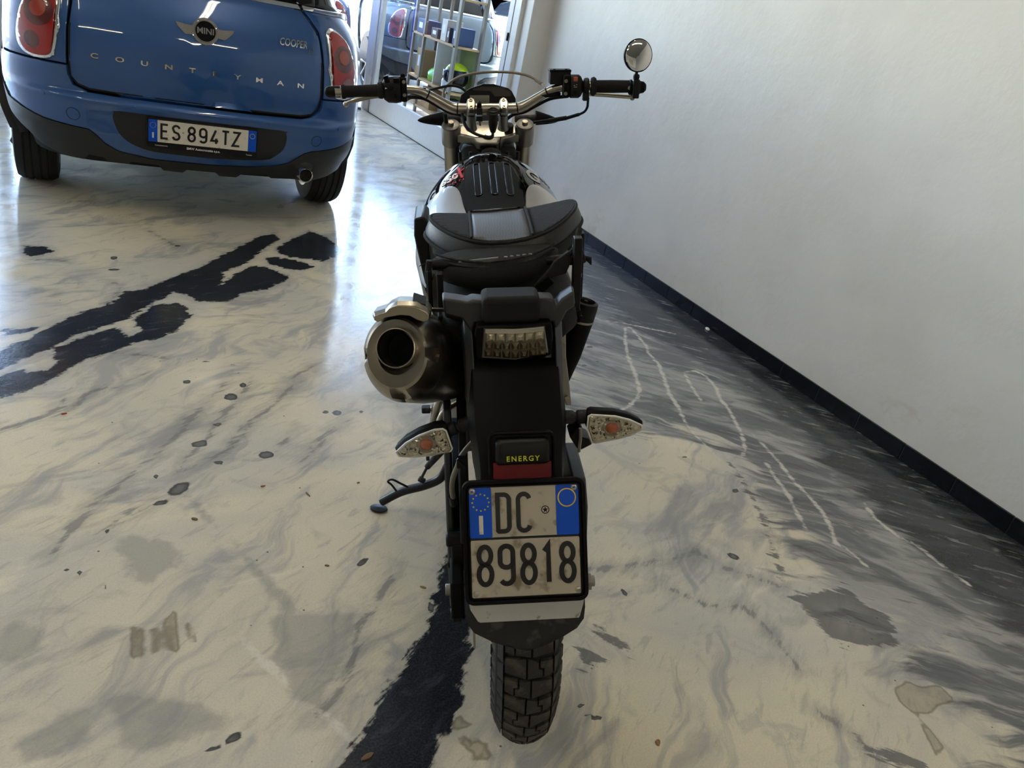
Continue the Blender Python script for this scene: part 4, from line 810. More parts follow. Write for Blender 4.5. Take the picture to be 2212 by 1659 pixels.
def thing_mirror(car, sg):
    q = MB(); q.sphere((sg*1.0, 2.72, 1.13), (.12, .08, .085)); q.tube([(sg*.84, 2.75, 1.06), (sg*.93, 2.73, 1.09)], .025, 8)
    m = q.build('door_mirror', 'white_car', car); MB().sphere((sg*1.0, 2.66, 1.13), (.10, .03, .068)).build('mirror_glass', 'mirror', m); return m
CAa = math.radians(2.0)
def carmat(x, y, a): return Matrix.Translation((x, y, 0)) @ Matrix.Rotation(a, 4, 'Z')
blue = build_car(carmat(.4025, 4.444, CAa), 'blue hatchback seen from behind, its white number plate towards the motorcycle')
blue2 = build_car(carmat(1.40, 8.80, CAa), 'second blue car, parked outside beyond the first, only its right rear corner showing', False)
index_children()
def recolour(root, pairs):
    for c in ALLC_tree(root):
        for i, s in enumerate(c.material_slots):
            nm = s.material.name if s.material else ''
            if nm in pairs: s.link = 'OBJECT'; s.material = MT[pairs[nm]]
def ALLC_tree(root):
    out = []
    for c in bpy.data.objects:
        p = c.parent
        while p:
            if p == root: out.append(c); break
            p = p.parent
    return out
c3 = dup(blue2, label='cream car parked far out in the street, one red tail lamp in view'); c3.matrix_world = carmat(4.12, 18.9, math.radians(-4)); recolour(c3, {'blue_paint': 'cream_car'})
c4 = dup(blue2, label='dark grey car added behind the glass partition, standing in for a reflection'); c4.matrix_world = carmat(3.89, 10.4, math.radians(1)); recolour(c4, {'blue_paint': 'grey_car'})  # added car, takes the place of a car reflected in the pane
c5 = dup(blue2, label='white car seen through the top of the glass partition, farthest right'); c5.matrix_world = carmat(10.2, 19.5, math.radians(88)); recolour(c5, {'blue_paint': 'white_car'})

# ------------------------------------------------------------------ the motorcycle (bike frame: X right, Y forward from the rear axle, Z up along its lean)
BX = Vector((0.92468903, -0.32744956, 0.19423435)); BY = Vector((0.33380686, 0.94264149, 0)).normalized()
BX = (BX-BY*BX.dot(BY)).normalized(); BZ = BX.cross(BY)
BM = Matrix((BX, BY, BZ)).transposed().to_4x4(); BM.translation = (0.79499928, 1.10743358, 0)
B = thing('motorcycle', 'black scrambler motorcycle seen from behind, leaning on its side stand', 'motorcycle', BM)
UX, UY, UZ = Vector((1, 0, 0)), Vector((0, 1, 0)), Vector((0, 0, 1))
def XZ(y): return (Vector((0, y, 0)), UX, UZ, -UY)          # extrude towards the back
def XF(y): return (Vector((0, y, 0)), UX, UZ, UY)           # extrude forward
def YZp(x): return (Vector((x, 0, 0)), UY, UZ, UX)
def flat(poly, y0, y1, name, m, parent=B, bevel=.002, smooth=38): return MB().prism(poly, XF(0), y0, y1).build(name, m, parent, bevel=bevel, smooth=smooth)

# rear wheel ------------------------------------------------------
RA = .32; CROWN = lambda x: .3105-8.0*x*x
q = MB(); prof = [(-.046, .205), (-.060, .225), (-.066, .25), (-.065, .272)]+[(x/1000, CROWN(x/1000)) for x in range(-62, 63, 8)]+[(.065, .272), (.066, .25), (.060, .225), (.046, .205)]
q.lathe((0, 0, RA), (1, 0, 0), prof, 72); rt = q.build('rear_tyre', 'tyre_core', B, smooth=60)
def tread(poly, h=.0105, side=0):
    mb = MB(); top = []; bot = []
    for x, a in poly:
        if side and abs(x) > .058: r = CROWN(.058)-(abs(x)-.058)*2.6; rt_, xo = r+h*.35, x
        else: r = CROWN(x); rt_, xo = r+h, x
        an = a/.315
        top.append(Vector((xo, rt_*math.sin(an), -rt_*math.cos(an)))); bot.append(Vector((xo*.97, (r-.004)*math.sin(an), -(r-.004)*math.cos(an))))
    n = len(poly); mb.add(top+bot, [tuple(range(n))]+[(i, (i+1) % n, n+(i+1) % n, n+i) for i in range(n)]); me_ = mb.build('tread_block', 'tyre_rubber', None, smooth=0).data
    return me_
RN = 46; PT = 2*PI*.315/RN
h2 = PT/2-.0022
rowA = [[(-.046, -h2+.006), (-.022, -h2), (-.0065, -h2-.003), (-.0065, h2-.002), (-.046, h2-.004)],
        [(-.0025, -h2-.003), (.010, -h2), (.018, -h2+.004), (.018, -.002), (.026, .002), (.026, h2-.004), (-.0025, h2-.002)],
        [(.0215, -h2+.003), (.046, -h2+.006), (.046, h2-.004), (.0295, h2-.002), (.0295, -.001), (.0215, -.005)]]
sh_R = [(.050, -h2+.003), (.060, -h2+.005), (.071, -h2+.007), (.071, h2-.004), (.060, h2-.002), (.050, h2-.001)]
mir = lambda P: [(-x, a) for x, a in reversed(P)]
MA = [tread(p) for p in rowA]; MBb = [tread(mir(p)) for p in rowA]; MS = [tread(sh_R, side=1), tread(mir(sh_R), side=1)]
for o in [x for x in bpy.data.objects if x.name.startswith('tread_block')]: bpy.data.objects.remove(o)
for k in range(RN):
    for me_ in (MA if k % 2 else MBb)+MS:
        o = bpy.data.objects.new('tread_block', me_); COL.objects.link(o); o.parent = rt
        o.matrix_local = Matrix.Translation((0, 0, RA)) @ Matrix.Rotation(2*PI*k/RN+(PI/RN if me_ is MS[1] else 0), 4, 'X')
q = MB(); q.lathe((0, 0, RA), (1, 0, 0), [(-.05, .222), (-.046, .205), (-.02, .195), (.02, .195), (.046, .205), (.05, .222)], 48); rr = q.build('rear_rim', 'blk_satin', B, smooth=60)
q = MB()
for k in range(5):
    a = 2*PI*k/5; q.tube([(0, .03*math.cos(a), RA+.03*math.sin(a)), (0, .2*math.cos(a), RA+.2*math.sin(a))], [.03, .018], 8)
q.cyl((-.07, 0, RA), (.07, 0, RA), .04); q.build('spokes', 'blk_satin', rr)
q = MB(); q.lathe((-.085, 0, RA), (1, 0, 0), [(0, .06), (0, .12), (.004, .12), (.004, .06), (0, .06)], 40); q.build('brake_disc', 'steel', B)
q = MB(); q.cyl((-.14, 0, RA), (.163, 0, RA), .012); q.cyl((.158, 0, RA+.005), (.168, 0, RA+.005), .02, seg=6); q.cyl((.168, 0, RA+.005), (.176, 0, RA+.005), .012); q.build('rear_axle', 'worn_alu', B, bevel=.001)
WTM = Matrix.Translation((.023, .015, -.002)) @ Matrix.Translation((0, 0, .32)) @ Matrix.Rotation(math.radians(-2.9), 4, 'Z') @ Matrix.Rotation(math.radians(1.2), 4, 'Y') @ Matrix.Diagonal((.92, .985, .985, 1)) @ Matrix.Translation((0, 0, -.32))
for o in list(B.children) if False else [x for x in bpy.data.objects if x.parent == B and x.name.split('.')[0] in ('rear_tyre', 'rear_rim')]: o.matrix_local = WTM
# swing arm, chain guard, caliper
for sg in (-1, 1):
    q = MB(); x0 = .115*sg
    q.prism([(-.05, .28), (-.045, .37), (.1, .41), (.5, .46), (.5, .36), (.1, .30)], YZp(x0), -.014, .014); q.build('swing_arm', 'blk_satin', B, bevel=.006)
q = MB(); q.prism([(.04, .235), (.02, .36), (.05, .56), (.12, .685), (.30, .70), (.34, .5), (.30, .2), (.12, .19)], YZp(-.124), -.009, .006); q.build('side_guard', 'grey_plastic', B, bevel=.004)
q = MB(); q.prism([(.0, .32), (.02, .5), (.06, .545), (.2, .55), (.2, .30)], YZp(.142), -.012, .016); q.build('chain_guard', 'grey_plastic', B, bevel=.004)
q = MB(); q.prism([(-.03, .46), (.0, .56), (.16, .70), (.24, .69), (.24, .42), (.05, .40)], YZp(-.095), -.01, .01); q.build('inner_guard', 'blk_plastic', B, bevel=.004)
q = MB(); q.box((-.112, .03, .40), (.026, .05, .075)); q.cyl((-.135, .02, .435), (-.10, .02, .435), .016); q.cyl((-.135, .03, .365), (-.10, .03, .365), .011); q.build('brake_caliper', 'blk_plastic', B, bevel=.004)
q = MB(); q.box((-.118, .02, .285), (.02, .06, .10)); q.cyl((-.132, .02, .235), (-.10, .02, .235), .014); q.build('caliper_bracket', 'blk_plastic', B, bevel=.004)
q = MB(); q.tube(spline([(-.072, -.05, .712), (-.096, -.06, .687), (-.106, -.06, .661), (-.115, -.05, .63), (-.118, -.03, .59), (-.116, .0, .545)]), .0052, 10); q.build('brake_hose', 'cable_grey', B)
q = MB(); q.tube([(-.118, -.008, .56), (-.116, .0, .535)], .0075, 10); q.build('hose_sleeve', 'blk_plastic', B); q = MB(); q.box((-.098, -.075, .68), (.018, .012, .02)); q.tube([(-.106, -.08, .69), (-.09, -.08, .672)], .003, 6); q.build('hose_clip', 'blk_plastic', B)

# tail: fender, plate, flap --------------------------------------
FEN = [(.872, -.052, .067), (.86, -.082, .067), (.83, -.115, .0665), (.79, -.16, .066), (.765, -.185, .062), (.74, -.205, .060), (.70, -.225, .060), (.62, -.262, .066), (.575, -.285, .075)]
rg = []
for z, y, w in FEN:
    fl_ = .018 if z > .70 else .01
    rg.append([(-w-fl_, y+.10, z-.02), (-w-fl_*.95, y+.045, z-.008), (-w-.006, y+.006, z), (-w+.003, y, z), (-.02, y-.002, z), (.02, y-.002, z), (w-.003, y, z), (w+.006, y+.006, z), (w+fl_*.95, y+.045, z-.008), (w+fl_, y+.10, z-.02)])
q = MB(); q.loft(rg, close=False, cap=False); rf = q.build('rear_fender', 'blk_satin', B, solid=.004, smooth=30)
for sg in (-1, 1):   # grey side cheeks
    q = MB(); R = []
    for z, y, w, t in [(.93, -.0, .072, .016), (.87, -.055, .071, .015), (.83, -.085, .070, .014), (.785, -.125, .069, .012), (.74, -.165, .063, .012), (.69, -.19, .058, .013)]:
        R.append([(sg*w, y-.014, z), (sg*(w+t), y+.004, z-.002), (sg*(w+t+.004), y+.06, z-.01), (sg*w, y+.06, z-.01)])
    q.loft(R); q.build('fender_cheek', 'grey_plastic', rf, bevel=.003)
for x0, x1, z0, z1 in ((-.024, -.034, .855, .80), (.018, .034, .855, .80)):
    q = MB(); y0 = interp(z1, [(a, b) for a, b, c in reversed(FEN)]); q.tube([(x0, interp(z0, [(a, b) for a, b, c in reversed(FEN)])-.0012, z0), (x1, y0-.0012, z1)], .0022, 8); q.build('crease', 'blk_satin', rf)
TLT = math.atan2(.4625, .8866); PC = Vector((0, -.28, .6556)); PV = Vector((0, .4625, .8866)).normalized(); PNn = Vector((0, -.8866, .4625)).normalized()
pf_ = (PC, UX, PV, PNn)
q = MB(); q.prism(rrect(-.0995, -.0995, .0995, .0985, .014), pf_, -.014, -.001)
stroke(q, rrect(-.0965, -.0965, .0965, .0955, .012), .006, pf_, -.002, .007, True); stroke(q, rrect(-.0905, -.0905, .0905, .0895, .006), .003, pf_, -.002, .004, True)
ph = q.build('plate_holder', 'blk_satin', B, bevel=.001)
flt = MB().prism(rrect(-.0885, .0065, .0885, .0875, .003), pf_, -.001, .0012); pl = flt.build('number_plate', 'plate_moto', B, bevel=.0008); pl['label'] = 'square white and blue rear number plate'
MB().prism(rrect(-.0885, -.0895, .0885, .0030, .003), pf_, -.001, .0022).build('plate_field', 'plate_moto', pl, bevel=.0015)
for a, b in ((-.0885, -.0525), (.0515, .0885)): MB().prism(rrect(a, .0065, b, .0872, .0025), pf_, .0005, .0017).build('plate_band', 'plate_blue', pl)
q = MB(); q.prism([(-.088, .0055), (.088, .0055), (.088, .0028), (-.088, .0028)], pf_, -.0005, .0008); q.build('plate_joint', 'plate_black', pl, smooth=0)
g_ = MB()
for ch_, x, w in (('D', -.0465, .0255), ('C', -.0135, .0255)): put_glyph(g_, ch_, x, .0125, w, .066, .0072, pf_, .001, .0028)
for ch_, x, w in (('8', -.0800, .0285), ('9', -.0455, .0285), ('8', -.0100, .0285), ('1', .0245, .0225), ('8', .0530, .0285)): put_glyph(g_, ch_, x, -.0715, w, .0680, .0078, pf_, .002, .0038)
g_.build('plate_characters', 'plate_black', pl, smooth=0)
q = MB()
for k in range(12):
    a = 2*PI*k/12; q.prism(star(-.0700+.0133*math.cos(a), .0635+.0133*math.sin(a), .0021), pf_, .0017, .0020)
q.build('plate_stars', 'yellow', pl, smooth=0)
MB().prism([(-.0735, .0125), (-.0668, .0125), (-.0668, .0425), (-.0735, .0425)], pf_, .0017, .0020).build('plate_letter', 'plate_white', pl, smooth=0)
q = MB(); stroke(q, circle(.0695, .0665, .0142, 32), .0019, pf_, .0017, .0020, True); q.build('plate_ring', 'yellow', pl, smooth=0)
q = MB(); stroke(q, circle(.0340, .0480, .0060, 18), .0014, pf_, .0012, .0015, True); q.prism(star(.0340, .0480, .0052), pf_, .0012, .0014); q.build('plate_seal', 'blk_plastic', pl, smooth=0)
for x, y in ((-.0835, .0815), (.0815, .0825), (-.0815, -.0825), (.0825, -.0825)):
    q = MB(); q.lathe(PC+UX*x+PV*y+PNn*.001, PNn, [(0, .0052), (.0014, .0050), (.0022, .0036), (.0022, .0016), (.0004, .0014), (.0004, .0001)], 20); q.build('rivet', 'alu', pl)
q = MB(); st_ = [(-.0935, -.101), (.0935, -.101), (.0925, -.108), (.086, -.128), (.084, -.131), (-.076, -.131), (-.080, -.129), (-.0915, -.110)]; q.prism(st_, pf_, -.010, -.0085); q.build('reflective_strip', 'strip_metal', B, bevel=.0006)
q = MB(); fo = (Vector((0, -.30, 0)), UX, UZ, UY)
flp = [(-.098, .60), (-.099, .548), (-.096, .532), (-.086, .520), (-.055, .508), (-.025, .500), (.0, .495), (.025, .500), (.056, .509), (.084, .520), (.096, .532), (.099, .548), (.098, .60)]
fy = lambda x, z: -.336+.55*(z-.50)+.9*x*x
mapped('mud_flap', flp, lambda x, z: Vector((x, fy(x, z), z-.019)), 'rubber', B, .02, .005, 0)
# lamp over the plate with the lettered cap, red reflector
q = MB(); bf = (Vector((0, -.205, .778)), UX, Vector((0, .32, .947)).normalized(), Vector((0, -.947, .32)).normalized())
stroke(q, rrect(-.052, -.048, .052, .030, .010), .005, bf, -.012, .006, True); q.build('lamp_surround', 'blk_satin', rf, bevel=.002)
q = MB(); R = []
for h, e in ((-.012, 0), (.010, 0), (.017, .003), (.020, .008)): R.append([bf[0]+bf[1]*u+bf[2]*v+bf[3]*h for u, v in rrect(-.0445+e, -.020+e, .0445-e, .022-e*.8, .008)])
q.loft(R); lc = q.build('plate_lamp_cap', 'blk_plastic', B, smooth=50)
lf = frfn((bf[0]+bf[3]*.0205-bf[2]*.0055, bf[1], bf[2], bf[3]))
text_on('cap_lettering', 'ENERGY', 'lime', lc, frfn((bf[0]+bf[3]*.0202-bf[2]*.0085, bf[1], bf[2], bf[3])), size=.0118, extrude=.0004, offset=.0002, spacing=1.32)
q = MB(); q.prism(rrect(-.048, -.046, .048, -.018, .002), bf, -.01, .004); q.build('rear_reflector', 'red_reflector', B, bevel=.001)
# tail light -----------------------------------------------------
ty = -.055
hous = [(-.066, .938), (.063, .940), (.066, .915), (.063, .880), (.0, .868), (-.066, .876), (-.069, .915)]
q = MB(); q.prism(hous, XZ(ty), -.05, .004); tl = q.build('tail_light', 'blk_satin', B, bevel=.004)
lens = [(-.0535, .9355), (.0, .9335), (.0505, .9365), (.0575, .888), (.0, .8755), (-.0575, .8815)]
q = MB(); q.prism(lens, XZ(ty), .004, .0065); q.build('light_tray', 'alu_dull', tl)
def lz(x, r):   # row boundaries
    tp = .9335+.003*abs(x)/.05; bt_ = .8765+.006*abs(x)/.055; return tp+(bt_-tp)*r
q = MB(); q.prism([(-.051, .9345), (.0, .9325), (.0485, .9355), (.0485, .929), (0, .926), (-.051, .928)], XZ(ty), .0065, .010); q.build('light_bar', 'white_paint', tl)
cells = []
for r0_, r1_, n, hw in ((.14, .44, 6, .050), (.46, .70, 7, .0525), (.72, .97, 7, .0545)):
    for k in range(n):
        a = -hw+2*hw*k/n+.0012; b = -hw+2*hw*(k+1)/n-.0012; m_ = (a+b)/2
        q = MB(); qa, qb, qc, qd = (a, lz(a, r0_)), (b, lz(b, r0_)), (b, lz(b, r1_)), (a, lz(a, r1_)); c_ = (m_, lz(m_, (r0_+r1_)/2))
        pts = [Vector((x, ty-.0066, z)) for x, z in (qa, qb, qc, qd)]+[Vector((c_[0]+(x-c_[0])*.35, ty-.012, c_[1]+(z-c_[1])*.35)) for x, z in (qa, qb, qc, qd)]
        q.add(pts, [(3, 2, 1, 0), (4, 5, 6, 7), (0, 1, 5, 4), (1, 2, 6, 5), (2, 3, 7, 6), (3, 0, 4, 7)]); q.build('reflector_cell', 'reflector' if r0_ < .3 else 'steel', tl, smooth=0)
q = MB(); R = []
for h, s_ in ((.0065, 1), (.014, .99), (.019, .95)): R.append([(x*s_, ty-h, .906+(z-.906)*s_) for x, z in lens])
q.loft(R, cap=False); q.add(R[-1], [tuple(range(6))]); q.build('clear_lens', 'lens_clear', tl, smooth=0)
# tail cowl
cw = [(-.122, .977), (-.097, .9745), (-.08, .972), (-.07, .976), (-.056, .975), (.045, .977), (.066, .975), (.072, .960), (.083, .974), (.104, .986), (.107, .958), (.092, .949), (.081, .925), (.073, .917), (.068, .932), (-.067, .934), (-.073, .916), (-.080, .925), (-.090, .941), (-.120, .948)]
rings = []
for y, sx_, dz in ((-.035, 1, 0), (-.015, 1.01, .003), (.0, 1.01, .0), (.03, 1.0, -.03), (.2, 1.0, -.08)): rings.append([(x*sx_, y-.02*(1-min(1, abs(x)/.12))+.01, z+dz) for x, z in cw])
q = MB(); q.loft(rings); q.build('tail_cowl', 'grey_plastic', B, bevel=.004, smooth=30)
q = MB(); q.box((-.006, -.022, .962), (.100, .062, .048)); q.build('tail_centre_cover', 'dark_inner', B, bevel=.01, bseg=3)
q = MB(); R = []
for y, hw, z in ((.03, .10, .912), (.06, .126, .918), (.15, .134, .920), (.25, .135, .922), (.34, .13, .935), (.45, .12, .945), (.56, .09, .955)):
    R.append([(hw*math.copysign(abs(math.cos(a))**.6, math.cos(a)), y, z-.018+.034*math.copysign(abs(math.sin(a))**.7, math.sin(a))) for a in [2*PI*i/28 for i in range(28)]])
q.loft(R); q.build('seat', 'bag_cloth', B, smooth=60)
q = MB(); R = []
for y, hw, z0, z1 in ((.0, .06, .74, .93), (.1, .085, .70, .93), (.3, .10, .62, .93), (.55, .12, .52, .93)): R.append([(-hw, y, z0), (hw, y, z0), (hw, y, z1), (-hw, y, z1)])
q.loft(R); q.build('subframe_cover', 'blk_plastic', B, bevel=.015)
# engine and frame mass below the tank (mostly hidden)
q = MB(); R = []
for y, hw, z0, z1 in ((.52, .10, .34, .86), (.6, .125, .30, .92), (.75, .125, .27, .95), (.95, .09, .34, .95)): R.append([(-hw, y, z0), (hw, y, z0), (hw*.9, y, (z0+z1)/2), (hw, y, z1), (-hw, y, z1), (-hw*.9, y, (z0+z1)/2)])
q.loft(R); q.build('engine', 'steel_blk', B, bevel=.02)
q = MB(); q.prism([(-.186, .995), (-.166, 1.0), (-.155, .99), (-.155, .84), (-.168, .84), (-.184, .93), (-.188, .957)], XF(0), .44, .56); q.build('side_panel', 'blk_plastic', B, bevel=.004)
q = MB(); q.prism([(.186, .985), (.166, .99), (.155, .98), (.155, .84), (.168, .84), (.184, .93)], XF(0), .50, .56); q.build('side_panel', 'blk_plastic', B, bevel=.004)

# rear indicators --------------------------------------------------
def indicator(lensp, yb, stem, sg, axis_pts, front=False):
    cx = sum(p[0] for p in lensp)/len(lensp); cz = sum(p[1] for p in lensp)/len(lensp)
    q = MB(); R = []
    for h, s_ in ((-.004, 1.0), (.004, 1.06), (.02, .98), (.034, .62), (.040, .2)): R.append([(cx+(x-cx)*s_, yb+h, cz+.004*(h > 0)+(z-cz)*s_) for x, z in lensp])
    q.loft(R); o = q.build('rear_indicator', 'blk_satin', B, bevel=.001, smooth=45)
    q = MB(); stroke(q, lensp, .003, (Vector((cx, yb-.004, cz))-Vector((cx, 0, cz)), UX, UZ, -UY), 0, .003, True); q.build('lens_rim', 'white_paint', o)
    q = MB(); R = [[(cx+(x-cx)*s_, yb-.0015+h, cz+(z-cz)*s_) for x, z in lensp] for h, s_ in ((-.0050, .94), (-.0030, .6))]
    q.add(R[0]+R[1], [(i, (i+1) % len(lensp), len(lensp)+(i+1) % len(lensp), len(lensp)+i) for i in range(len(lensp))]+[tuple(range(len(lensp), 2*len(lensp)))]); q.build('reflector', 'reflector', o, smooth=0)
    q = MB(); random.seed(3)
    for k in range(60):
        u = random.random(); v = random.random(); x = cx+(u-.5)*.085; z = cz+(v-.5)*.045
        if inside((x, z), [(cx+(a-cx)*.84, cz+(b-cz)*.84) for a, b in lensp]) and math.hypot(x-cx, z-cz) > .013: q.box((x, yb-.0062, z), (.0035, .003, .0035), Matrix.Rotation(random.random(), 3, 'Y'))
    q.build('facets', 'chrome', o, smooth=0); q = MB()
    for k in range(70):
        x = cx+(random.random()-.5)*.085; z = cz+(random.random()-.5)*.045
        if inside((x, z), [(cx+(a-cx)*.86, cz+(b-cz)*.86) for a, b in lensp]) and math.hypot(x-cx, z-cz) > .014: q.box((x, yb-.0062, z), (.0036, .001, .0018), Matrix.Rotation(random.random()*3, 3, 'Y'))
    q.build('facets', 'steel_blk', o, smooth=0)
    MB().sphere((cx-.0*sg, yb-.006, cz), (.0115, .007, .0105)).build('amber_bulb', 'amber', o); q = MB(); stroke(q, circle(cx, cz, .0150, 20), .0045, XZ(yb-.002), 0, .004, True); q.build('bulb_ring', 'steel', o)
    q = MB(); R = [[(cx+(x-cx)*s_, yb-h, cz+(z-cz)*s_) for x, z in lensp] for h, s_ in ((.006, 1), (.012, .93), (.016, .75))]
    q.loft(R, cap=False); q.add(R[-1], [tuple(range(len(lensp)))]); q.build('clear_lens', 'lens_clear', o, smooth=60)
    q = MB(); q.tube(stem, [.0125, .0125, .012, .009, .009, .012, .013], 14); q.build('indicator_stem', 'rubber', o)
    return o
def inside(p, poly):
    c = False; n = len(poly)
    for i in range(n):
        a, b = poly[i], poly[(i+1) % n]
        if (a[1] > p[1]) != (b[1] > p[1]) and p[0] < (b[0]-a[0])*(p[1]-a[1])/(b[1]-a[1])+a[0]: c = not c
    return c
LI = [(-.211, .7275), (-.207, .720), (-.185, .717), (-.150, .719), (-.117, .726), (-.114, .731), (-.1235, .767), (-.129, .7705), (-.143, .7695), (-.17, .759), (-.194, .7445)]
RI = [(.2215, .7575), (.220, .7635), (.198, .7755), (.172, .7835), (.130, .788), (.1245, .785), (.1235, .762), (.1335, .733), (.138, .732), (.175, .738), (.205, .7465)]
indicator(LI, -.105, [(-.118, -.09, .757), (-.112, -.09, .759), (-.106, -.09, .761), (-.104, -.09, .762), (-.100, -.09, .763), (-.098, -.09, .764), (-.070, -.09, .771)], -1, None)
indicator(RI, -.105, [(.128, -.09, .774), (.110, -.09, .774), (.108, -.09, .774), (.106, -.09, .774), (.104, -.09, .774), (.100, -.09, .774), (.068, -.09, .775)], 1, None)
q = MB(); q.box((-.172, -.085, .713), (.03, .02, .014)); q.box((-.158, -.085, .708), (.006, .022, .02)); q.build('lens_clip', 'steel_blk', B, bevel=.001)
q = MB(); q.prism([(.094, .74), (.112, .76), (.117, .757), (.116, .738), (.130, .732), (.136, .722), (.118, .712), (.110, .712)], XF(0), -.10, -.06); q.build('indicator_bracket', 'blk_plastic', B, bevel=.002)
q = MB(); q.tube([(.1115, -.11, .762), (.1125, -.11, .74), (.1105, -.11, .714)], .003, 8); q.build('bracket_edge', 'worn_alu', B)

# exhaust ------------------------------------------------------------
MC = lambda t: Vector((-.190+.080*t, -.045+.38*t, .881-.19*t))
mu = Vector((.085, .40, -.20)).normalized(); mx_ = (UX-mu*UX.dot(mu)).normalized(); mz_ = mx_.cross(mu)
ea, eb = .070, .081
def mring(c, s_, n=48, a_=ea, b_=eb): return [c+mx_*a_*s_*math.cos(2*PI*i/n)+mz_*b_*s_*math.sin(2*PI*i/n) for i in range(n)]
q = MB(); q.loft([mring(MC(t), s_) for t, s_ in ((0, .975), (.01, 1.0), (.3, 1.06), (.75, 1.05), (.95, .9), (1.05, .55))]); mf = q.build('silencer', 'steel', B, smooth=50); mf['label'] = 'brushed steel silencer'
q = MB(); R = []; N_ = 96
for rr_, d in ((1.0, .0), (.99, -.010), (.93, -.030), (.84, -.047), (.76, -.058), (.70, -.061), (.60, -.060), (.46, -.058)):
    ring = []
    for i in range(N_):
        a = 2*PI*i/N_; dd = 0
        for ca_ in (PI/2, 3*PI/2, 0.02, PI):
            da = abs((a-ca_+PI) % (2*PI)-PI); wdt = .26 if ca_ in (PI/2, 3*PI/2) else .20
            e = max(0, 1-da/wdt); lob = max(0, 1-abs(rr_-.84)/.13) if ca_ != 3*PI/2 else max(0, 1-abs(rr_-.86)/.16)
            dd += .034*e*lob
        c_ = MC(0)+Vector((0, 0, .008*(1-rr_))); ring.append(c_+mx_*ea*rr_*math.cos(a)+mz_*eb*rr_*math.sin(a)+mu*(d+dd))
    R.append(ring)
q.loft(R, cap=False); q.build('end_cap', 'steel', mf, smooth=22)
tc_ = MC(0)+mu*(-.05)+Vector((.003, 0, .012))
q = MB(); q.lathe(tc_, -mu, [(.0, .0345), (.018, .034), (.0215, .0332), (.022, .0312), (.019, .0298), (.0, .0296)], 48); q.build('outlet_pipe', 'steel', mf, smooth=50)
q = MB(); q.lathe(tc_, -mu, [(.014, .0292), (-.040, .029), (-.0402, .014), (-.046, .0139), (-.0465, .0005)], 32); q.build('outlet_bore', 'dark_inner', mf)
hs = [(-.237, .948), (-.236, .956), (-.216, .962), (-.209, .969), (-.195, .975), (-.179, .974), (-.164, .9725), (-.146, .962), (-.141, .954), (-.142, .944), (-.150, .942), (-.162, .9465), (-.175, .9545), (-.191, .956), (-.218, .952), (-.230, .944)]
q = MB(); R = []
for y, s_, dz in ((-.085, .93, .016), (-.072, 1.0, .018), (.0, 1.0, .0), (.06, .85, -.035)): R.append([(-.19+(x+.19)*s_, y, .955+(z-.955)*s_+dz) for x, z in hs])
q.loft(R); hsd = q.build('heat_shield', 'steel', B, bevel=.0015, smooth=25)
q = MB(); q.box((-.160, -.05, .986), (.022, .04, .004), Matrix.Rotation(.35, 3, 'Y')); q.build('shield_slot', 'dark_inner', hsd)
q = MB(); q.tube(spline([(-.135, .2, .755), (-.125, .26, .73), (-.11, .36, .69), (-.09, .5, .65), (-.07, .62, .60)]), [.032]*25, 16); q.build('exhaust_pipe', 'chrome', B, smooth=60)
q = MB(); q.tube([(-.150, .01, .945), (-.11, .03, .935)], .004, 8); q.build('silencer_bracket', 'steel', B)
# rack tubes and straps at both sides
for x0, x1, y, m_ in ((-.1515, -.1425, .12, 0), (-.1335, -.1215, .10, 0)):
    q = MB(); q.box(((x0+x1)/2, y, .945), (x1-x0, .02, .075)); q.build('rack_bar', 'blk_plastic', B, bevel=.002)
q = MB(); q.prism([(-.134, .912), (-.121, .912), (-.112, .87), (-.098, .845), (-.085, .84), (-.100, .80), (-.118, .82)], XF(0), .06, .10); q.build('rack_foot', 'blk_satin', B, bevel=.003)
q = MB(); q.box((.1275, .10, .965), (.0155, .022, .16)); q.build('rack_bar', 'blk_plastic', B, bevel=.002)
q = MB(); q.box((.142, .15, .975), (.010, .022, .13)); q.build('rack_bar', 'blk_plastic', B, bevel=.002)
q = MB(); q.box((.1185, .095, .896), (.036, .03, .025)); q.cyl((.134, .075, .895), (.134, .085, .895), .005); q.build('rack_foot', 'blk_satin', B, bevel=.002)
q = MB(); q.tube([(-.142, .14, .985), (.136, .14, .99)], .011, 12); q.build('rack_bar', 'blk_plastic', B)
q = MB(); q.tube([(.132, .13, .955), (.142, .16, .965)], .009, 10); q.build('rack_joint', 'worn_alu', B)
# canister and link on the right
q = MB(); ca0 = Vector((.160, .21, .846)); ax_ = Vector((-.036, .0, -.16)).normalized()
q.lathe(ca0, ax_, [(-.030, .018), (-.034, .0205), (-.032, .0265), (-.02, .0275), (.005, .0265)], 32); cn = q.build('canister', 'blk_plastic', B)
q = MB(); q.lathe(ca0, ax_, [(.005, .027), (.008, .0275), (.010, .0268)], 32); q.build('clamp_ring', 'worn_alu', cn)
q = MB(); q.lathe(ca0, ax_, [(.010, .0262), (.09, .021), (.15, .012), (.158, .007), (.16, .001)], 32); q.build('canister_body', 'blk_satin', cn)
q = MB(); q.lathe(ca0, ax_, [(-.030, .0178), (-.022, .016), (-.022, .001)], 24); q.cyl(ca0+ax_*(-.034), ca0+ax_*(-.024), .004); q.build('canister_cap', 'blk_satin', cn)
q = MB(); q.prism([(.101, .862), (.111, .862), (.1135, .805), (.1235, .735), (.128, .696), (.117, .696), (.106, .735), (.0965, .806)], XF(0), .10, .125); lk = q.build('suspension_link', 'worn_alu', B, bevel=.002)
for x, z in ((.106, .83), (.108, .795), (.1175, .715)):
    q = MB(); q.cyl((x, .094, z), (x, .10, z), .0048, seg=6); q.build('bolt', 'steel', lk)
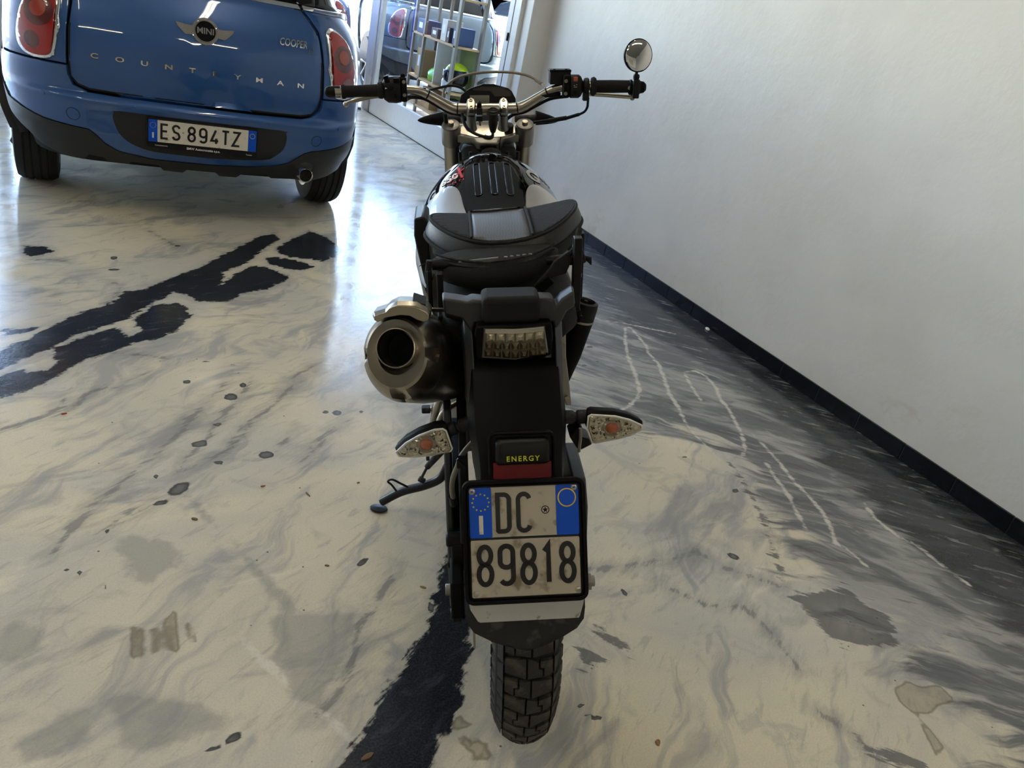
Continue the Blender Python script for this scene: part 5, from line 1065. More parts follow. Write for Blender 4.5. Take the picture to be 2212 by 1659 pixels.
# foot peg, brackets, side stand
q = MB(); q.box((-.177, .35, .5645), (.021, .02, .015)); pg = q.build('foot_peg', 'rubber', B, bevel=.003)
q = MB(); q.tube([(-.168, .35, .564), (-.158, .355, .567), (-.150, .36, .57)], [.006, .009, .006], 10); q.build('peg_joint', 'alu', pg)
q = MB(); q.tube(spline([(-.163, .33, .525), (-.155, .34, .562), (-.144, .345, .588), (-.128, .35, .599), (-.095, .35, .606)]), .0095, 12); q.build('peg_bracket', 'steel', B, smooth=60)
q = MB(); q.tube(spline([(-.150, .31, .53), (-.143, .32, .556), (-.126, .33, .576), (-.098, .33, .592)]), .0085, 12); q.build('peg_bracket', 'steel', B, smooth=60)
q = MB(); q.cyl((-.102, .33, .621), (-.092, .34, .621), .013); q.cyl((-.1045, .329, .621), (-.102, .33, .621), .005); q.build('frame_bolt', 'blk_satin', B)
ss = spline([(-.115, .57, .285), (-.136, .60, .245), (-.16, .61, .20), (-.205, .62, .172), (-.275, .64, .140), (-.335, .655, .098)])
q = MB(); q.tube(ss, [.014]*8+[.013]*(len(ss)-8), 14); sd = q.build('side_stand', 'steel_blk', B, smooth=60)
q = MB(); dn = Matrix((BX, BY, BZ)) @ Vector((0, 0, 1)); ft = Vector((-.345, .655, .0795))
q.lathe(ft, dn, [(-.009, .001), (-.009, .024), (-.005, .027), (-.002, .025), (.0, .001)], 28, ell=(1, .75)); q.build('stand_foot', 'steel_blk', sd)
q = MB(); q.tube(spline([(-.288, .63, .150), (-.300, .63, .172), (-.310, .63, .184), (-.297, .63, .190), (-.275, .63, .176), (-.255, .63, .163)]), .0032, 8); q.build('stand_hook', 'steel_blk', sd)
q = MB(); q.tube([(-.150, .56, .318), (-.162, .565, .306), (-.193, .575, .262)], [.008, .0105, .0085], 12); q.tube([(-.193, .575, .262), (-.207, .59, .226), (-.213, .60, .205)], .004, 8); q.tube([(-.150, .56, .318), (-.138, .56, .332)], .003, 8); q.build('stand_spring', 'rubber', sd)
q = MB(); q.box((-.212, .61, .198), (.02, .012, .014), Matrix.Rotation(.6, 3, 'Y')); q.build('spring_lug', 'steel_blk', sd, bevel=.002)

# tank ---------------------------------------------------------------
TZ = [(.45, .955), (.52, .968), (.6, .988), (.7, 1.018), (.8, 1.044), (.86, 1.056), (.92, 1.052), (.97, 1.03), (1.0, .99)]
TW = [(.45, .16), (.5, .18), (.6, .196), (.7, .198), (.8, .186), (.86, .165), (.92, .128), (.97, .085), (1.0, .05)]
def sm(x, tab): return (interp(x-.015, tab)+interp(x, tab)*2+interp(x+.015, tab))/4
def tank(u, y, off=0):
    """u: angle from the top, radians"""
    w = sm(y, TW)+off; zt = sm(y, TZ)+off; h = .155+off; n = 2.15
    c_, s_ = math.cos(u), math.sin(u); r = (abs(s_)**n+abs(c_)**n)**(-1/n)
    return Vector((w*s_*r+.004, y, zt-h+h*c_*r+off*0))
q = MB(); R = []
for y in [.45+.55*i/36 for i in range(37)]:
    ring = [tank(u, y) for u in [-2.0+4.0*i/60 for i in range(61)]]; R.append(ring)
q.loft(R); tk = q.build('fuel_tank', 'blk_gloss', B, smooth=60)
def ux(x, y):  # invert lateral position on the upper side
    lo, hi = 0, 1.45; a = abs(x-.004)
    for _ in range(24):
        m_ = (lo+hi)/2
        if abs(tank(m_, y).x-.004) < a: lo = m_
        else: hi = m_
    return math.copysign(lo, x-.004)
def tpanel(name, poly, m_, parent, off, solid=.003, step=.03, bevel=.001):
    o = mapped(name, [(ux(x, y), y) for x, y in poly], lambda u, y: tank(u, y, off), m_, parent, step, solid, -1, bevel, 60); return flipfix(o, (0, -.3, 1))
cpn = [(-.070, .50), (-.066, .62), (-.066, .80), (-.060, .90), (-.045, .95), (.050, .95), (.066, .90), (.078, .80), (.078, .62), (.074, .50)]
tpanel('tank_cover', cpn, 'blk_gloss', tk, .0025)
for x in (-.034, .005, .043):
    q = MB(); pts = [(x+a, y) for a, y in rrect(-.0075, .635, .0075, .80, .0074, 6)]
    q.tube([tank(ux(a, y), y, .0035) for a, y in pts]+[tank(ux(*pts[0]), pts[0][1], .0035)], .0019, 8); q.build('tank_rib', 'blk_gloss', tk, smooth=60)
for sg in (-1, 1):
    sp_ = [(.069, .47), (.074, .62), (.084, .685), (.106, .715), (.138, .715), (.168, .695), (.186, .63), (.186, .47)]
    sp_ = [(min(x, .186)*sg+(.004 if sg > 0 else 0), y) for x, y in sp_]; sp_ = sp_ if sg > 0 else sp_[::-1]
    tpanel('tank_insert', sp2([(a, b) for a, b in sp_], 3, True), 'silver_paint', tk, .006, .006)
def tfn(x0, y0, rot, off=.0012):
    u0_ = ux(x0, y0)
    def f(a, b, c):
        p = Vector((a, b)); p.rotate(Matrix.Rotation(rot, 2)); return tank(u0_+p.x/.155, y0+p.y, off+c)
    return f
text_on('tank_lettering', 'G', 'grey_print', tk, tfn(.112, .775, 0), size=.075, offset=.003, extrude=.0002, sx=.62)
text_on('tank_lettering', '650', 'grey_print', tk, tfn(.146, .80, 0), size=.036, offset=.001, extrude=.0002, sx=.62)
text_on('tank_lettering', '650', 'white', tk, tfn(-.106, .765, .12), size=.040, offset=.0014, extrude=.0002, sx=.70)
text_on('tank_lettering', 'G', 'grey_print', tk, tfn(-.152, .74, .12), size=.07, offset=.003, extrude=.0002, sx=.55)
text_on('tank_lettering', 'X', 'red_print', tk, tfn(-.084, .775, -.1, .0018), size=.10, extrude=.0002, shear=.25, sx=.5)
text_on('tank_lettering', 'COUNTRY', 'red_print', tk, tfn(-.096, .732, .10), size=.013, extrude=.0002, sx=1.0, spacing=1.4)
q = MB(); q.lathe((.012, .955, 1.035), (0, -.2, 1), [(0, .028), (.012, .027), (.016, .022), (.018, .001)], 28); q.build('tank_front_cap', 'blk_plastic', B, smooth=50)

# front end -------------------------------------------------------------
FX = (-.097, .113); FA_ = Vector((0, 1.47, .335)); FT = Vector((0, 1.04, 1.10)); fd = (FT-FA_).normalized()
for x in FX:
    a = Vector((x, FA_.y, FA_.z)); t_ = Vector((x, FT.y, FT.z))
    q = MB(); q.tube([a, a+fd*.28], .024, 20); q.build('fork_slider', 'alu_dull', B); q = MB(); q.tube([a+fd*.27, t_-fd*.03], .0225, 24); q.build('fork_tube', 'alu', B)
    q = MB(); q.lathe(t_, fd, [(-.055, .0215), (-.052, .0275), (.0, .0275), (.002, .0262), (.006, .0262), (.0062, .0245), (.010, .0245), (.0105, .0235), (.0108, .001)], 36); fc = q.build('fork_clamp', 'alu_dull', B, smooth=40)
    q = MB(); q.cyl(t_+fd*.010, t_+fd*.019, .009, seg=6); q.build('fork_bolt', 'steel', fc, bevel=.0008)
# top yoke
yk = (FT-fd*.038, UX, (UY-fd*UY.dot(fd)).normalized(), fd)
q = MB(); q.prism([(-.097, -.024), (-.075, -.020), (-.035, -.036), (-.028, -.048), (-.016, -.055), (.032, -.055), (.042, -.048), (.048, -.036), (.090, -.020), (.113, -.024), (.135, 0), (.113, .026), (.07, .03), (.03, .045), (-.015, .045), (-.055, .03), (-.097, .026), (-.120, 0)], yk, 0, .026); yo = q.build('top_yoke', 'alu_dull', B, bevel=.003)
q = MB(); q.prism([(-.075, -.012), (-.03, -.03), (.045, -.03), (.09, -.012), (.08, .024), (-.065, .024)], yk, .026, .0275); q.build('yoke_face', 'alu', yo, bevel=.001)
q = MB(); q.prism([(-.017, -.0562), (.031, -.0562), (.029, -.045), (-.015, -.045)], yk, .004, .018); q.build('yoke_window', 'blk_satin', yo, bevel=.002)
q = MB(); q.prism([(.037, -.054), (.040, -.054), (.046, -.02), (.043, -.02)], yk, .0005, .0268); q.build('yoke_seam', 'dark_inner', yo)
q = MB(); q.prism([(-.017, -.060), (.031, -.060), (.036, -.03), (-.022, -.03)], yk, -.018, -.001); q.cyl(yk[0]+fd*-.12, yk[0], .022); q.prism([(-.11, -.03), (.125, -.03), (.125, .035), (-.11, .035)], yk, -.16, -.13); q.build('steering_stem', 'blk_satin', B, bevel=.003)
q = MB(); q.lathe(yk[0]+fd*.027+UX*.008+yk[2]*-.022, fd, [(0, .017), (.003, .0165), (.003, .010), (.006, .009), (.006, .001)], 24); q.build('stem_nut', 'alu', yo)
q = MB(); q.cyl(yk[0]+fd*.027+UX*.068, yk[0]+fd*.045+UX*.068, .013); q.build('rubber_plug', 'blk_plastic', yo, bevel=.002)
for x in (-.075, -.045, .06, .09): 
    q = MB(); q.tube([(x, .99, 1.04), (x*.9, 1.0, .90)], .005, 8); q.build('wiring', 'blk_plastic', B)
q = MB(); q.box((.01, 1.06, .97), (.16, .10, .16)); q.build('headstock', 'dark_inner', B, bevel=.02)
# handlebar
hb_y = lambda x: 1.0-.07*max(0, (abs(x)-.1)/.33)
HB = [(-.40, 1.207), (-.26, 1.2105), (-.215, 1.2095), (-.180, 1.2045), (-.152, 1.1915), (-.111, 1.1675), (-.090, 1.158), (-.065, 1.1555), (0, 1.1555), (.066, 1.1555), (.092, 1.157), (.115, 1.166), (.150, 1.1875), (.182, 1.2045), (.213, 1.2125), (.26, 1.2165), (.40, 1.2155)]
hp = spline([(x, hb_y(x), z) for x, z in HB], 5)
q = MB(); q.tube(hp, [interp(abs(p.x), [(0, .0142), (.09, .0142), (.15, .0118), (.2, .0111)]) for p in hp], 24); hbar = q.build('handlebar', 'alu', B, smooth=60)
for x in (-.0405, .0495):
    q = MB(); rpth = [(x, 1.015, 1.10), (x, 1.008, 1.113), (x, 1.003, 1.137)]; q.tube(rpth, [.0165, .0135, .0125], 20); rs = q.build('bar_riser', 'alu_dull', B, smooth=40)
    q = MB(); q.box((x, 1.0, 1.150), (.0235, .040, .026)); q.build('riser_base', 'alu_dull', rs, bevel=.004)
    q = MB(); q.prism([(-.009, -.020), (.009, -.020), (.0125, -.006), (.0125, .006), (.009, .020), (-.009, .020), (-.0125, .006), (-.0125, -.006)], (Vector((x, .997, 1.157)), UX, Vector((0, .8, .6)), Vector((0, -.6, .8))), -.004, .0165); tcp = q.build('riser_cap', 'alu', rs, bevel=.003)
    for k in (-1, 1):
        c_ = Vector((x, .997, 1.157))+Vector((0, .8, .6))*k*.0135; q = MB(); q.lathe(c_, (0, -.6, .8), [(.015, .0056), (.019, .0054), (.019, .0030), (.0155, .0028), (.0155, .0002)], 16); q.build('cap_bolt', 'steel', rs)
for x in (-.078, .088, .168, -.156):
    i = min(range(len(hp)), key=lambda k: abs(hp[k].x-x)); d = (hp[i+1]-hp[i-1]).normalized(); r_ = interp(abs(x), [(0, .0142), (.09, .0142), (.15, .0118)])+.0012
    q = MB(); q.lathe(hp[i], d, [(-.0018, r_-.002), (-.0018, r_), (.0018, r_), (.0018, r_-.002)], 24); q.build('cable_tie', 'blk_plastic', hbar)
# phone-mount stub and power socket
q = MB(); q.box((-.018, .985, 1.151), (.016, .018, .016)); q.box((-.018, .985, 1.131), (.016, .012, .014)); q.tube([(-.018, .975, 1.125), (-.0165, .975, 1.113)], .002, 8); q.lathe((-.018, .99, 1.158), (0, -.3, 1), [(0, .007), (.016, .006), (.018, .004), (.021, .001)], 16); q.build('mount_stub', 'blk_plastic', B, bevel=.001)
q = MB(); q.prism([(-.026, .972), (-.026, .985), (.0, .985), (.002, .972)], (Vector((0, 0, 1.1415)), UX, UY, UZ), 0, .0015); q.build('mount_bracket', 'alu_dull', B)
q = MB(); so = Vector((.019, .972, 1.145)); sa = Vector((0, -.25, .97)); q.lathe(so, sa, [(-.052, .007), (-.045, .0095), (-.03, .0125), (.002, .0125), (.003, .019), (.005, .019), (.006, .0165), (.0105, .0155), (.0125, .012), (.0130, .001)], 32); sk_ = q.build('power_socket', 'blk_plastic', B, smooth=35)
q = MB(); q.lathe(so+sa*.0125, sa, [(0, .0105), (.0018, .010), (.0018, .008), (0, .0078)], 24); q.box(so+sa*.0128+Vector((-.008, 0, 0)), (.01, .006, .002)); q.build('socket_cap', 'blk_satin', sk_)
q = MB(); q.tube(spline([(.019, .985, 1.095), (.014, .96, 1.086), (.0, .955, 1.086), (-.03, .96, 1.094), (-.055, .975, 1.110), (-.064, .99, 1.135), (-.066, 1.02, 1.15)]), .0042, 10); q.build('socket_cable', 'blk_plastic', B, smooth=60)
# cockpit display
dp = [(-.071, 1.155), (-.071, 1.166), (-.066, 1.181), (-.049, 1.193), (-.039, 1.199), (-.0, 1.2105), (.028, 1.2095), (.070, 1.198), (.080, 1.190), (.091, 1.170), (.092, 1.155)]
q = MB(); cxz = (.01, 1.178); R = []
for h, s_ in ((.03, .80), (.006, .98), (-.004, 1.0), (-.006, .975)): R.append([(cxz[0]+(x-cxz[0])*s_, 1.10+h, cxz[1]+(z-cxz[1])*s_) for x, z in dp])
q.loft(R); ds = q.build('instrument_panel', 'blk_plastic', B, bevel=.001, smooth=40)
q = MB(); q.prism([(-.046, 1.158), (-.046, 1.190), (.010, 1.1905), (.016, 1.187), (.018, 1.158)], XZ(1.094), 0, .0015); q.build('display_frame', 'dark_inner', ds)
q = MB(); q.prism([(-.041, 1.155), (-.041, 1.180), (.015, 1.180), (.015, 1.155)], XZ(1.094), .0015, .0025); q.build('display', 'lcd', ds)
q = MB(); stroke(q, [(-.031, 1.1955), (-.004, 1.2025), (.055, 1.2005), (.077, 1.188), (.077, 1.177), (.031, 1.177), (.018, 1.192), (-.029, 1.194)], .0015, XZ(1.094), 0, .0012, True); q.prism([(-.027, 1.1955), (-.004, 1.2010), (.054, 1.199), (.075, 1.187), (.075, 1.178), (.032, 1.178), (.020, 1.193)], XZ(1.094), 0, .0008); q.build('panel_face', 'dash_face', ds)
q = MB(); q.sphere((.01, 1.2, 1.03), (.085, .09, .09), 24, 16); q.build('headlight', 'blk_satin', B, smooth=60)
# cables over the cockpit
q = MB(); q.tube(spline([(-.118, 1.06, 1.165), (-.116, 1.08, 1.186), (-.107, 1.1, 1.203), (-.071, 1.1, 1.228), (-.005, 1.1, 1.240), (.07, 1.1, 1.2405), (.122, 1.09, 1.233), (.150, 1.07, 1.221)]), .0036, 12); bc = q.build('throttle_cable', 'cable_grey', B, smooth=60)
q = MB(); q.tube([(.146, 1.07, 1.222), (.160, 1.05, 1.214)], .0046, 10); q.tube(spline([(.160, 1.05, 1.214), (.168, 1.03, 1.205), (.173, 1.01, 1.193)]), .0034, 8); q.build('cable_sleeve', 'cable_grey', bc)
q = MB(); q.tube(spline([(-.172, .98, 1.207), (-.160, 1.02, 1.203), (-.137, 1.06, 1.202), (-.100, 1.1, 1.205), (-.072, 1.11, 1.201), (-.050, 1.11, 1.187), (-.042, 1.10, 1.172)]), .0036, 10); q.box((-.168, .985, 1.208), (.012, .01, .01)); q.build('clutch_cable', 'blk_plastic', B, smooth=60)
for sg, pts in ((-1, [(-.215, .97, 1.19), (-.17, 1.0, 1.183), (-.13, 1.01, 1.160), (-.10, 1.02, 1.143), (-.07, 1.03, 1.135), (-.05, 1.04, 1.12)]), (1, [(.225, .97, 1.19), (.18, 1.0, 1.180), (.14, 1.01, 1.160), (.11, 1.02, 1.143), (.08, 1.03, 1.135), (.06, 1.04, 1.12)])):
    q = MB(); q.tube(spline(pts), .0048, 10); q.build('control_cable', 'blk_plastic', B, smooth=60)
q = MB(); q.tube([(-.113, 1.03, 1.14), (-.109, 1.05, 1.10)], .006, 10); q.build('cable_guide', 'blk_plastic', B)
# grips and controls
q = MB(); q.lathe((-.386, .945, 1.2075), (1, .06, .0), [(-.041, .006), (-.038, .0115), (-.030, .0148), (-.002, .0150), (0, .013)], 28); lg = q.build('bar_end', 'blk_satin', B, smooth=40)
q = MB(); q.lathe((-.386, .945, 1.2075), (1, .06, 0), [(-.0004, .0153), (.0006, .0153), (.0006, .012)], 28); q.build('end_ring', 'alu', lg)
q = MB(); q.lathe((-.384, .945, 1.2075), (1, .09, .02), [(0, .012), (.001, .0185), (.008, .0185), (.012, .0158), (.04, .0150), (.095, .0158), (.097, .0205), (.106, .022), (.110, .018)], 32); q.build('grip', 'foam', B, smooth=40)
lc_ = Vector((-.250, .958, 1.210))
q = MB(); R = []
for x, rz, ry, dz in ((-.276, .020, .017, 0), (-.272, .026, .02, 0), (-.262, .033, .024, .0), (-.24, .0345, .026, .0), (-.228, .033, .025, .001), (-.226, .02, .018, 0)):
    R.append([(x, .96+ry*math.copysign(abs(math.cos(a))**.75, math.cos(a)), 1.2105+dz+rz*math.copysign(abs(math.sin(a))**.75, math.sin(a))) for a in [2*PI*i/28 for i in range(28)]])
q.loft(R); ls = q.build('switch_cluster', 'blk_plastic', B, bevel=.001, smooth=35)
q = MB(); q.box((-.263, .945, 1.238), (.013, .016, .018), Matrix.Rotation(-.3, 3, 'Y')); q.cyl((-.252, .932, 1.217), (-.252, .938, 1.217), .0065); q.box((-.242, .934, 1.198), (.008, .006, .012)); q.box((-.238, .937, 1.236), (.015, .01, .012)); q.build('switch_button', 'blk_satin', ls, bevel=.0015)
q = MB(); q.prism([(-.268, 1.2185), (-.262, 1.2165), (-.268, 1.2145)], XZ(.934), 0, .0006); q.build('switch_mark', 'white', ls)
q = MB(); q.box((-.219, .955, 1.212), (.014, .034, .06)); q.lathe((-.221, .955, 1.24), (0, 0, 1), [(0, .0068), (.010, .0068), (.0101, .0052), (.006, .005), (.006, .0005)], 16); cl = q.build('mirror_clamp', 'blk_satin', B, bevel=.003)
for z in (1.232, 1.199):
    q = MB(); q.lathe((-.218, .937, z), (0, -1, 0), [(0, .0048), (.003, .0046), (.003, .003), (.0005, .0026), (.0005, .0002)], 14); q.build('clamp_bolt', 'steel', cl)
q = MB(); q.tube(spline([(-.225, 1.0, 1.195), (-.27, 1.0, 1.192), (-.32, .995, 1.187), (-.365, .99, 1.178), (-.380, .988, 1.172)]), [.0045]*5+[.0055]*5+[.006]*5+[.0045]*5+[.004], 12, ell=.6); q.sphere((-.380, .988, 1.171), (.0078, .0078, .0078)); q.build('clutch_lever', 'alu', B, smooth=60)
q = MB(); q.tube(spline([(-.225, .99, 1.180), (-.20, 1.0, 1.189), (-.18, 1.0, 1.190), (-.163, 1.0, 1.184)]), [.006, .0065, .0065, .0065, .0065, .0065, .0065, .0065, .0065, .006, .006, .006, .006, .005, .004, .004, .004, .004, .004][:19], 10); q.build('clutch_cable_boot', 'rubber', B)
# right side: reservoir, switch, throttle, grip, mirror
q = MB(); q.box((.202, .985, 1.2365), (.056, .04, .032)); rv = q.build('brake_reservoir', 'blk_plastic', B, bevel=.002)
q = MB(); q.box((.202, .985, 1.2545), (.058, .042, .006)); q.cyl((.186, .975, 1.256), (.186, .975, 1.2595), .004); q.cyl((.218, .975, 1.256), (.218, .975, 1.2595), .004); q.build('reservoir_cap', 'blk_satin', rv, bevel=.001)
q = MB(); q.box((.2165, .955, 1.218), (.018, .034, .056)); q.prism([(.150, 1.192), (.205, 1.200), (.205, 1.190), (.165, 1.186)], XF(0), .97, .985); rc = q.build('lever_clamp', 'blk_satin', B, bevel=.003)
for z in (1.232, 1.200):
    q = MB(); q.lathe((.2135, .937, z), (0, -1, 0), [(0, .0048), (.003, .0046), (.003, .003), (.0005, .0026), (.0005, .0002)], 14); q.build('clamp_bolt', 'steel', rc)
q = MB(); R = []
for x, rz, ry in ((.226, .026, .02), (.228, .030, .023), (.25, .030, .023), (.256, .026, .02), (.262, .014, .014), (.264, .013, .013)):
    R.append([(x, .957+ry*math.copysign(abs(math.cos(a))**.7, math.cos(a)), 1.2165+rz*math.copysign(abs(math.sin(a))**.7, math.sin(a))) for a in [2*PI*i/28 for i in range(28)]])
q.loft(R); rs_ = q.build('switch_cluster', 'blk_plastic', B, bevel=.001, smooth=35)
q = MB(); q.box((.239, .936, 1.2365), (.012, .006, .012)); q.build('kill_switch', 'orange_btn', rs_, bevel=.002)
q = MB(); q.box((.239, .9335, 1.217), (.009, .001, .0007)); q.box((.242, .9335, 1.223), (.0015, .001, .0015)); q.box((.236, .9335, 1.221), (.004, .001, .001)); q.build('switch_mark', 'white', rs_); q = MB(); q.cyl((.239, .932, 1.203), (.239, .94, 1.203), .005); q.build('switch_button', 'blk_satin', rs_)
q = MB(); q.lathe((.263, .952, 1.2185), (1, -.05, 0), [(0, .012), (.001, .0195), (.011, .0205), (.015, .018), (.016, .012)], 28); q.box((.271, .955, 1.193), (.016, .02, .026)); q.build('throttle_housing', 'blk_plastic', B, bevel=.0015)
q = MB(); q.lathe((.282, .95, 1.2165), (1, -.05, 0), [(0, .014), (.002, .0225), (.009, .0250), (.015, .021), (.016, .0162), (.06, .0168), (.10, .0160), (.115, .0165)], 32); q.build('grip', 'foam', B, smooth=40)
q = MB(); q.lathe((.386, .943, 1.2145), (1, -.03, 0), [(0, .017), (.002, .0200), (.028, .0200), (.030, .0165), (.040, .0145), (.046, .009), (.0475, .001)], 28); q.build('bar_end', 'blk_satin', B, smooth=30)
q = MB(); q.tube(spline([(.275, 1.0, 1.192), (.31, 1.0, 1.190), (.36, .995, 1.187), (.405, .99, 1.184)]), .0055, 12, ell=.6); q.sphere((.408, .99, 1.182), (.0072, .0072, .0072)); q.build('brake_lever', 'alu', B, smooth=60)
q = MB(); q.box((.4005, .925, 1.2120), (.017, .026, .046)); q.box((.4005, .925, 1.238), (.013, .014, .024)); q.cyl((.393, .925, 1.243), (.409, .925, 1.243), .006); q.build('mirror_clamp', 'blk_plastic', B, bevel=.002)
mc = Vector((.4015, .925, 1.2955)); mn = Vector((.17, -.95, .10)).normalized(); mv = (UZ-mn*UZ.dot(mn)).normalized(); mh = mv.cross(mn)*-1
def mring2(r, h, n=48): return [mc+mh*r*.975*math.cos(2*PI*i/n)+mv*r*1.03*math.sin(2*PI*i/n)+mn*h for i in range(n)]
q = MB(); q.loft([mring2(.0405, .0), mring2(.0405, .003), mring2(.0380, .0035), mring2(.0380, .0015)][:3]); q.loft([mring2(.0405, 0), mring2(.0395, -.006), mring2(.028, -.012), mring2(.006, -.015)]); mo = q.build('handlebar_mirror', 'blk_satin', B, smooth=45); mo['label'] = 'small round mirror on a short stalk'
q = MB(); R = [mring2(.0378*math.sin(t), .0048+.0035*(math.cos(t)-1)*0+(.004*(math.cos(t)**1))) for t in [PI/2*(1-i/10) for i in range(11)][:-1]]+[mring2(.0004, .0088)]
q.loft(R, cap=False); q.build('mirror_glass', 'mirror', mo, smooth=80)
q = MB(); q.tube([(.4005, .925, 1.245), (.401, .925, 1.262)], .004, 10); q.build('mirror_stalk', 'blk_plastic', mo)
q = MB(); q.tube(spline([(.281, .97, 1.185), (.282, .98, 1.172), (.2825, .99, 1.158), (.276, 1.0, 1.1445), (.258, 1.0, 1.136)]), .0036, 10); q.tube([(.262, 1.0, 1.138), (.225, 1.02, 1.124)], .0048, 10); q.tube([(.230, 1.02, 1.126), (.180, 1.03, 1.117)], .0062, 10); q.tube(spline([(.185, 1.03, 1.118), (.13, 1.05, 1.108), (.09, 1.06, 1.09)]), .004, 10); q.build('brake_hose', 'blk_plastic', B, smooth=60)
# front indicators (pods seen from behind)
for sg, base, tip, dz in ((-1, -.118, -.193, 0), (1, .150, .218, 0)):
    q = MB(); R = []; n = 12
    for i in range(n+1):
        t = i/n; x = base+(tip-base)*t; r = .0205*(1-t)**.55 if t > .0 else .0205; zc_ = 1.1155-.004*t*(1 if sg < 0 else 2)
        R.append([(x, 1.10+max(r, .0012)*1.0*math.cos(a), zc_+max(r, .0012)*math.sin(a)) for a in [2*PI*k/20 for k in range(20)]])
    q.loft(R); fi = q.build('front_indicator', 'blk_satin', B, smooth=45)
    q = MB(); q.tube([(base, 1.10, 1.115), (base*.6, 1.11, 1.112)], .010, 12); q.build('indicator_stem', 'rubber', fi)
# front wheel
q = MB(); RF = .335; q.lathe((.006, 1.498, RF), (1, 0, 0), [(-.035, .245), (-.050, .27), (-.052, .295), (-.045, .318), (-.025, .331), (0, .3355), (.025, .331), (.045, .318), (.052, .295), (.050, .27), (.035, .245)], 64); fwt = q.build('front_tyre', 'tyre_core', B, smooth=60)
q = MB()
for k in range(52):
    a = 2*PI*k/52
    for x in (-.030, 0, .030): q.box((x+.006, 1.498+.334*math.cos(a), RF+(.334-.006*(x != 0))*math.sin(a)), (.022, .010, .018), Matrix.Rotation(a, 3, 'X'))
o = q.build('tread_knobs', 'tyre_rubber', fwt, smooth=0); o['kind'] = 'stuff'
q = MB(); q.lathe((.006, 1.498, RF), (1, 0, 0), [(-.035, .247), (-.03, .235), (.03, .235), (.035, .247)], 48)
for k in range(10):
    a = 2*PI*k/10; q.tube([(.006, 1.498, RF), (.006, 1.498+.238*math.cos(a), RF+.238*math.sin(a))], .008, 6)
q.cyl((-.08, 1.498, RF), (.09, 1.498, RF), .02); q.build('front_rim', 'blk_satin', B)
q = MB(); R = []
for i in range(13):
    a = math.radians(35+100*i/12); R.append([(.006+x, 1.498+(.385-.25*x*x/.01*.1)*math.cos(a), RF+(.385-abs(x)*.25)*math.sin(a)) for x in (-.06, -.03, 0, .03, .06)])
q.loft(R, close=False, cap=False); q.build('front_fender', 'blk_satin', B, solid=.003)

# ------------------------------------------------------------------ tail bag strapped on the seat
T = thing('tail_bag', 'black and grey saddle bag strapped over the motorcycle seat', 'bag', BM)
def outl(k, n=64):
    """plan outline at scale k"""
    out = []
    for i in range(n):
        a = 2*PI*i/n; c_, s_ = math.cos(a), math.sin(a); u = math.copysign(abs(c_)**.62, c_); v = math.copysign(abs(s_)**.8, s_)
        x = .004+.150*u*k; ym = .262+.05*u*u; y = ym+(.090-.022*abs(u)**3)*v*k
        out.append((x, y, u))
    return out
def ztop(x, y):
    u = (x-.004)/.15; return 1.014+.030*u*u+.013*u+.05*(y-.2)*(1-.6*abs(u))+.006*math.cos(min(abs(u), 1)*PI/2)
def ring(k, dz, sag=1, flat_=0): return [(x, y, ztop(x, y)*(1-flat_)+(.978+.012*u)*flat_+dz) for x, y, u in outl(k)]
q = MB(); q.loft([ring(.96, -.006), ring(.99, -.005), ring(1.03, -.012), ring(1.075, -.030), ring(1.08, -.040), ring(1.05, -.046), ring(.98, -.048)], cap=False); q.build('bag_shell', 'weave_dark', T, smooth=50)
q = MB(); r_ = ring(1.0, -.003); q.tube(r_+[r_[0], r_[1]], .0032, 8); q.build('piping', 'bag_cloth', T, smooth=60)
q = MB(); r_ = ring(1.083, -.041); q.tube(r_+[r_[0], r_[1]], .0040, 8); q.build('piping', 'bag_cloth', T, smooth=60)
q = MB(); q.loft([ring(1.0, -.040), ring(.99, -.046, flat_=.4), ring(.94, -.02, flat_=.8), ring(.90, -.03, flat_=1)]); q.build('bag_side', 'bag_cloth', T, smooth=50)
ol = [(x, y) for x, y, u in outl(.975)]
def clipx(a, b):
    bm = bmesh.new(); f = bm.faces.new([bm.verts.new((x, y, 0)) for x, y in ol])
    for c_, n_ in ((a, 1), (b, -1)):
        if c_ is None: continue
        bmesh.ops.bisect_plane(bm, geom=bm.verts[:]+bm.edges[:]+bm.faces[:], plane_co=(c_, 0, 0), plane_no=(-n_, 0, 0), clear_outer=True)
    bm.faces.ensure_lookup_table(); P = [(v.co.x, v.co.y) for v in bm.faces[0].verts]; bm.free(); return P
def topfn(x, y, h=0): return Vector((x, y, ztop(x, y)-.001+h+.006*max(0, 1-((x-.004)/.14)**2)*max(0, 1-((y-.29)/.11)**2)))
slant = lambda x, y: x+(.10 if x > 0 else .06)*(y-.28)*(1 if x > 0 else -1)*0
for nm, a, b, m_, h in (('top_panel', None, -.066, 'bag_suede', .001), ('top_panel', -.064, .052, 'weave_grey', .003), ('top_panel', .054, None, 'bag_suede', .001)):
    flipfix(mapped(nm, clipx(a, b), lambda x, y, h=h: topfn(x, y, h), m_, T, .018, .004, -1), (0, 0, 1))
for xs in (-.065, .053):
    ys = [y for x, y in clipx(xs-.001, xs+.001)]; q = MB(); q.tube([topfn(xs+.0, y, .003) for y in [min(ys)+(max(ys)-min(ys))*i/14 for i in range(15)]], .0030, 8); q.build('piping', 'bag_cloth', T, smooth=60)
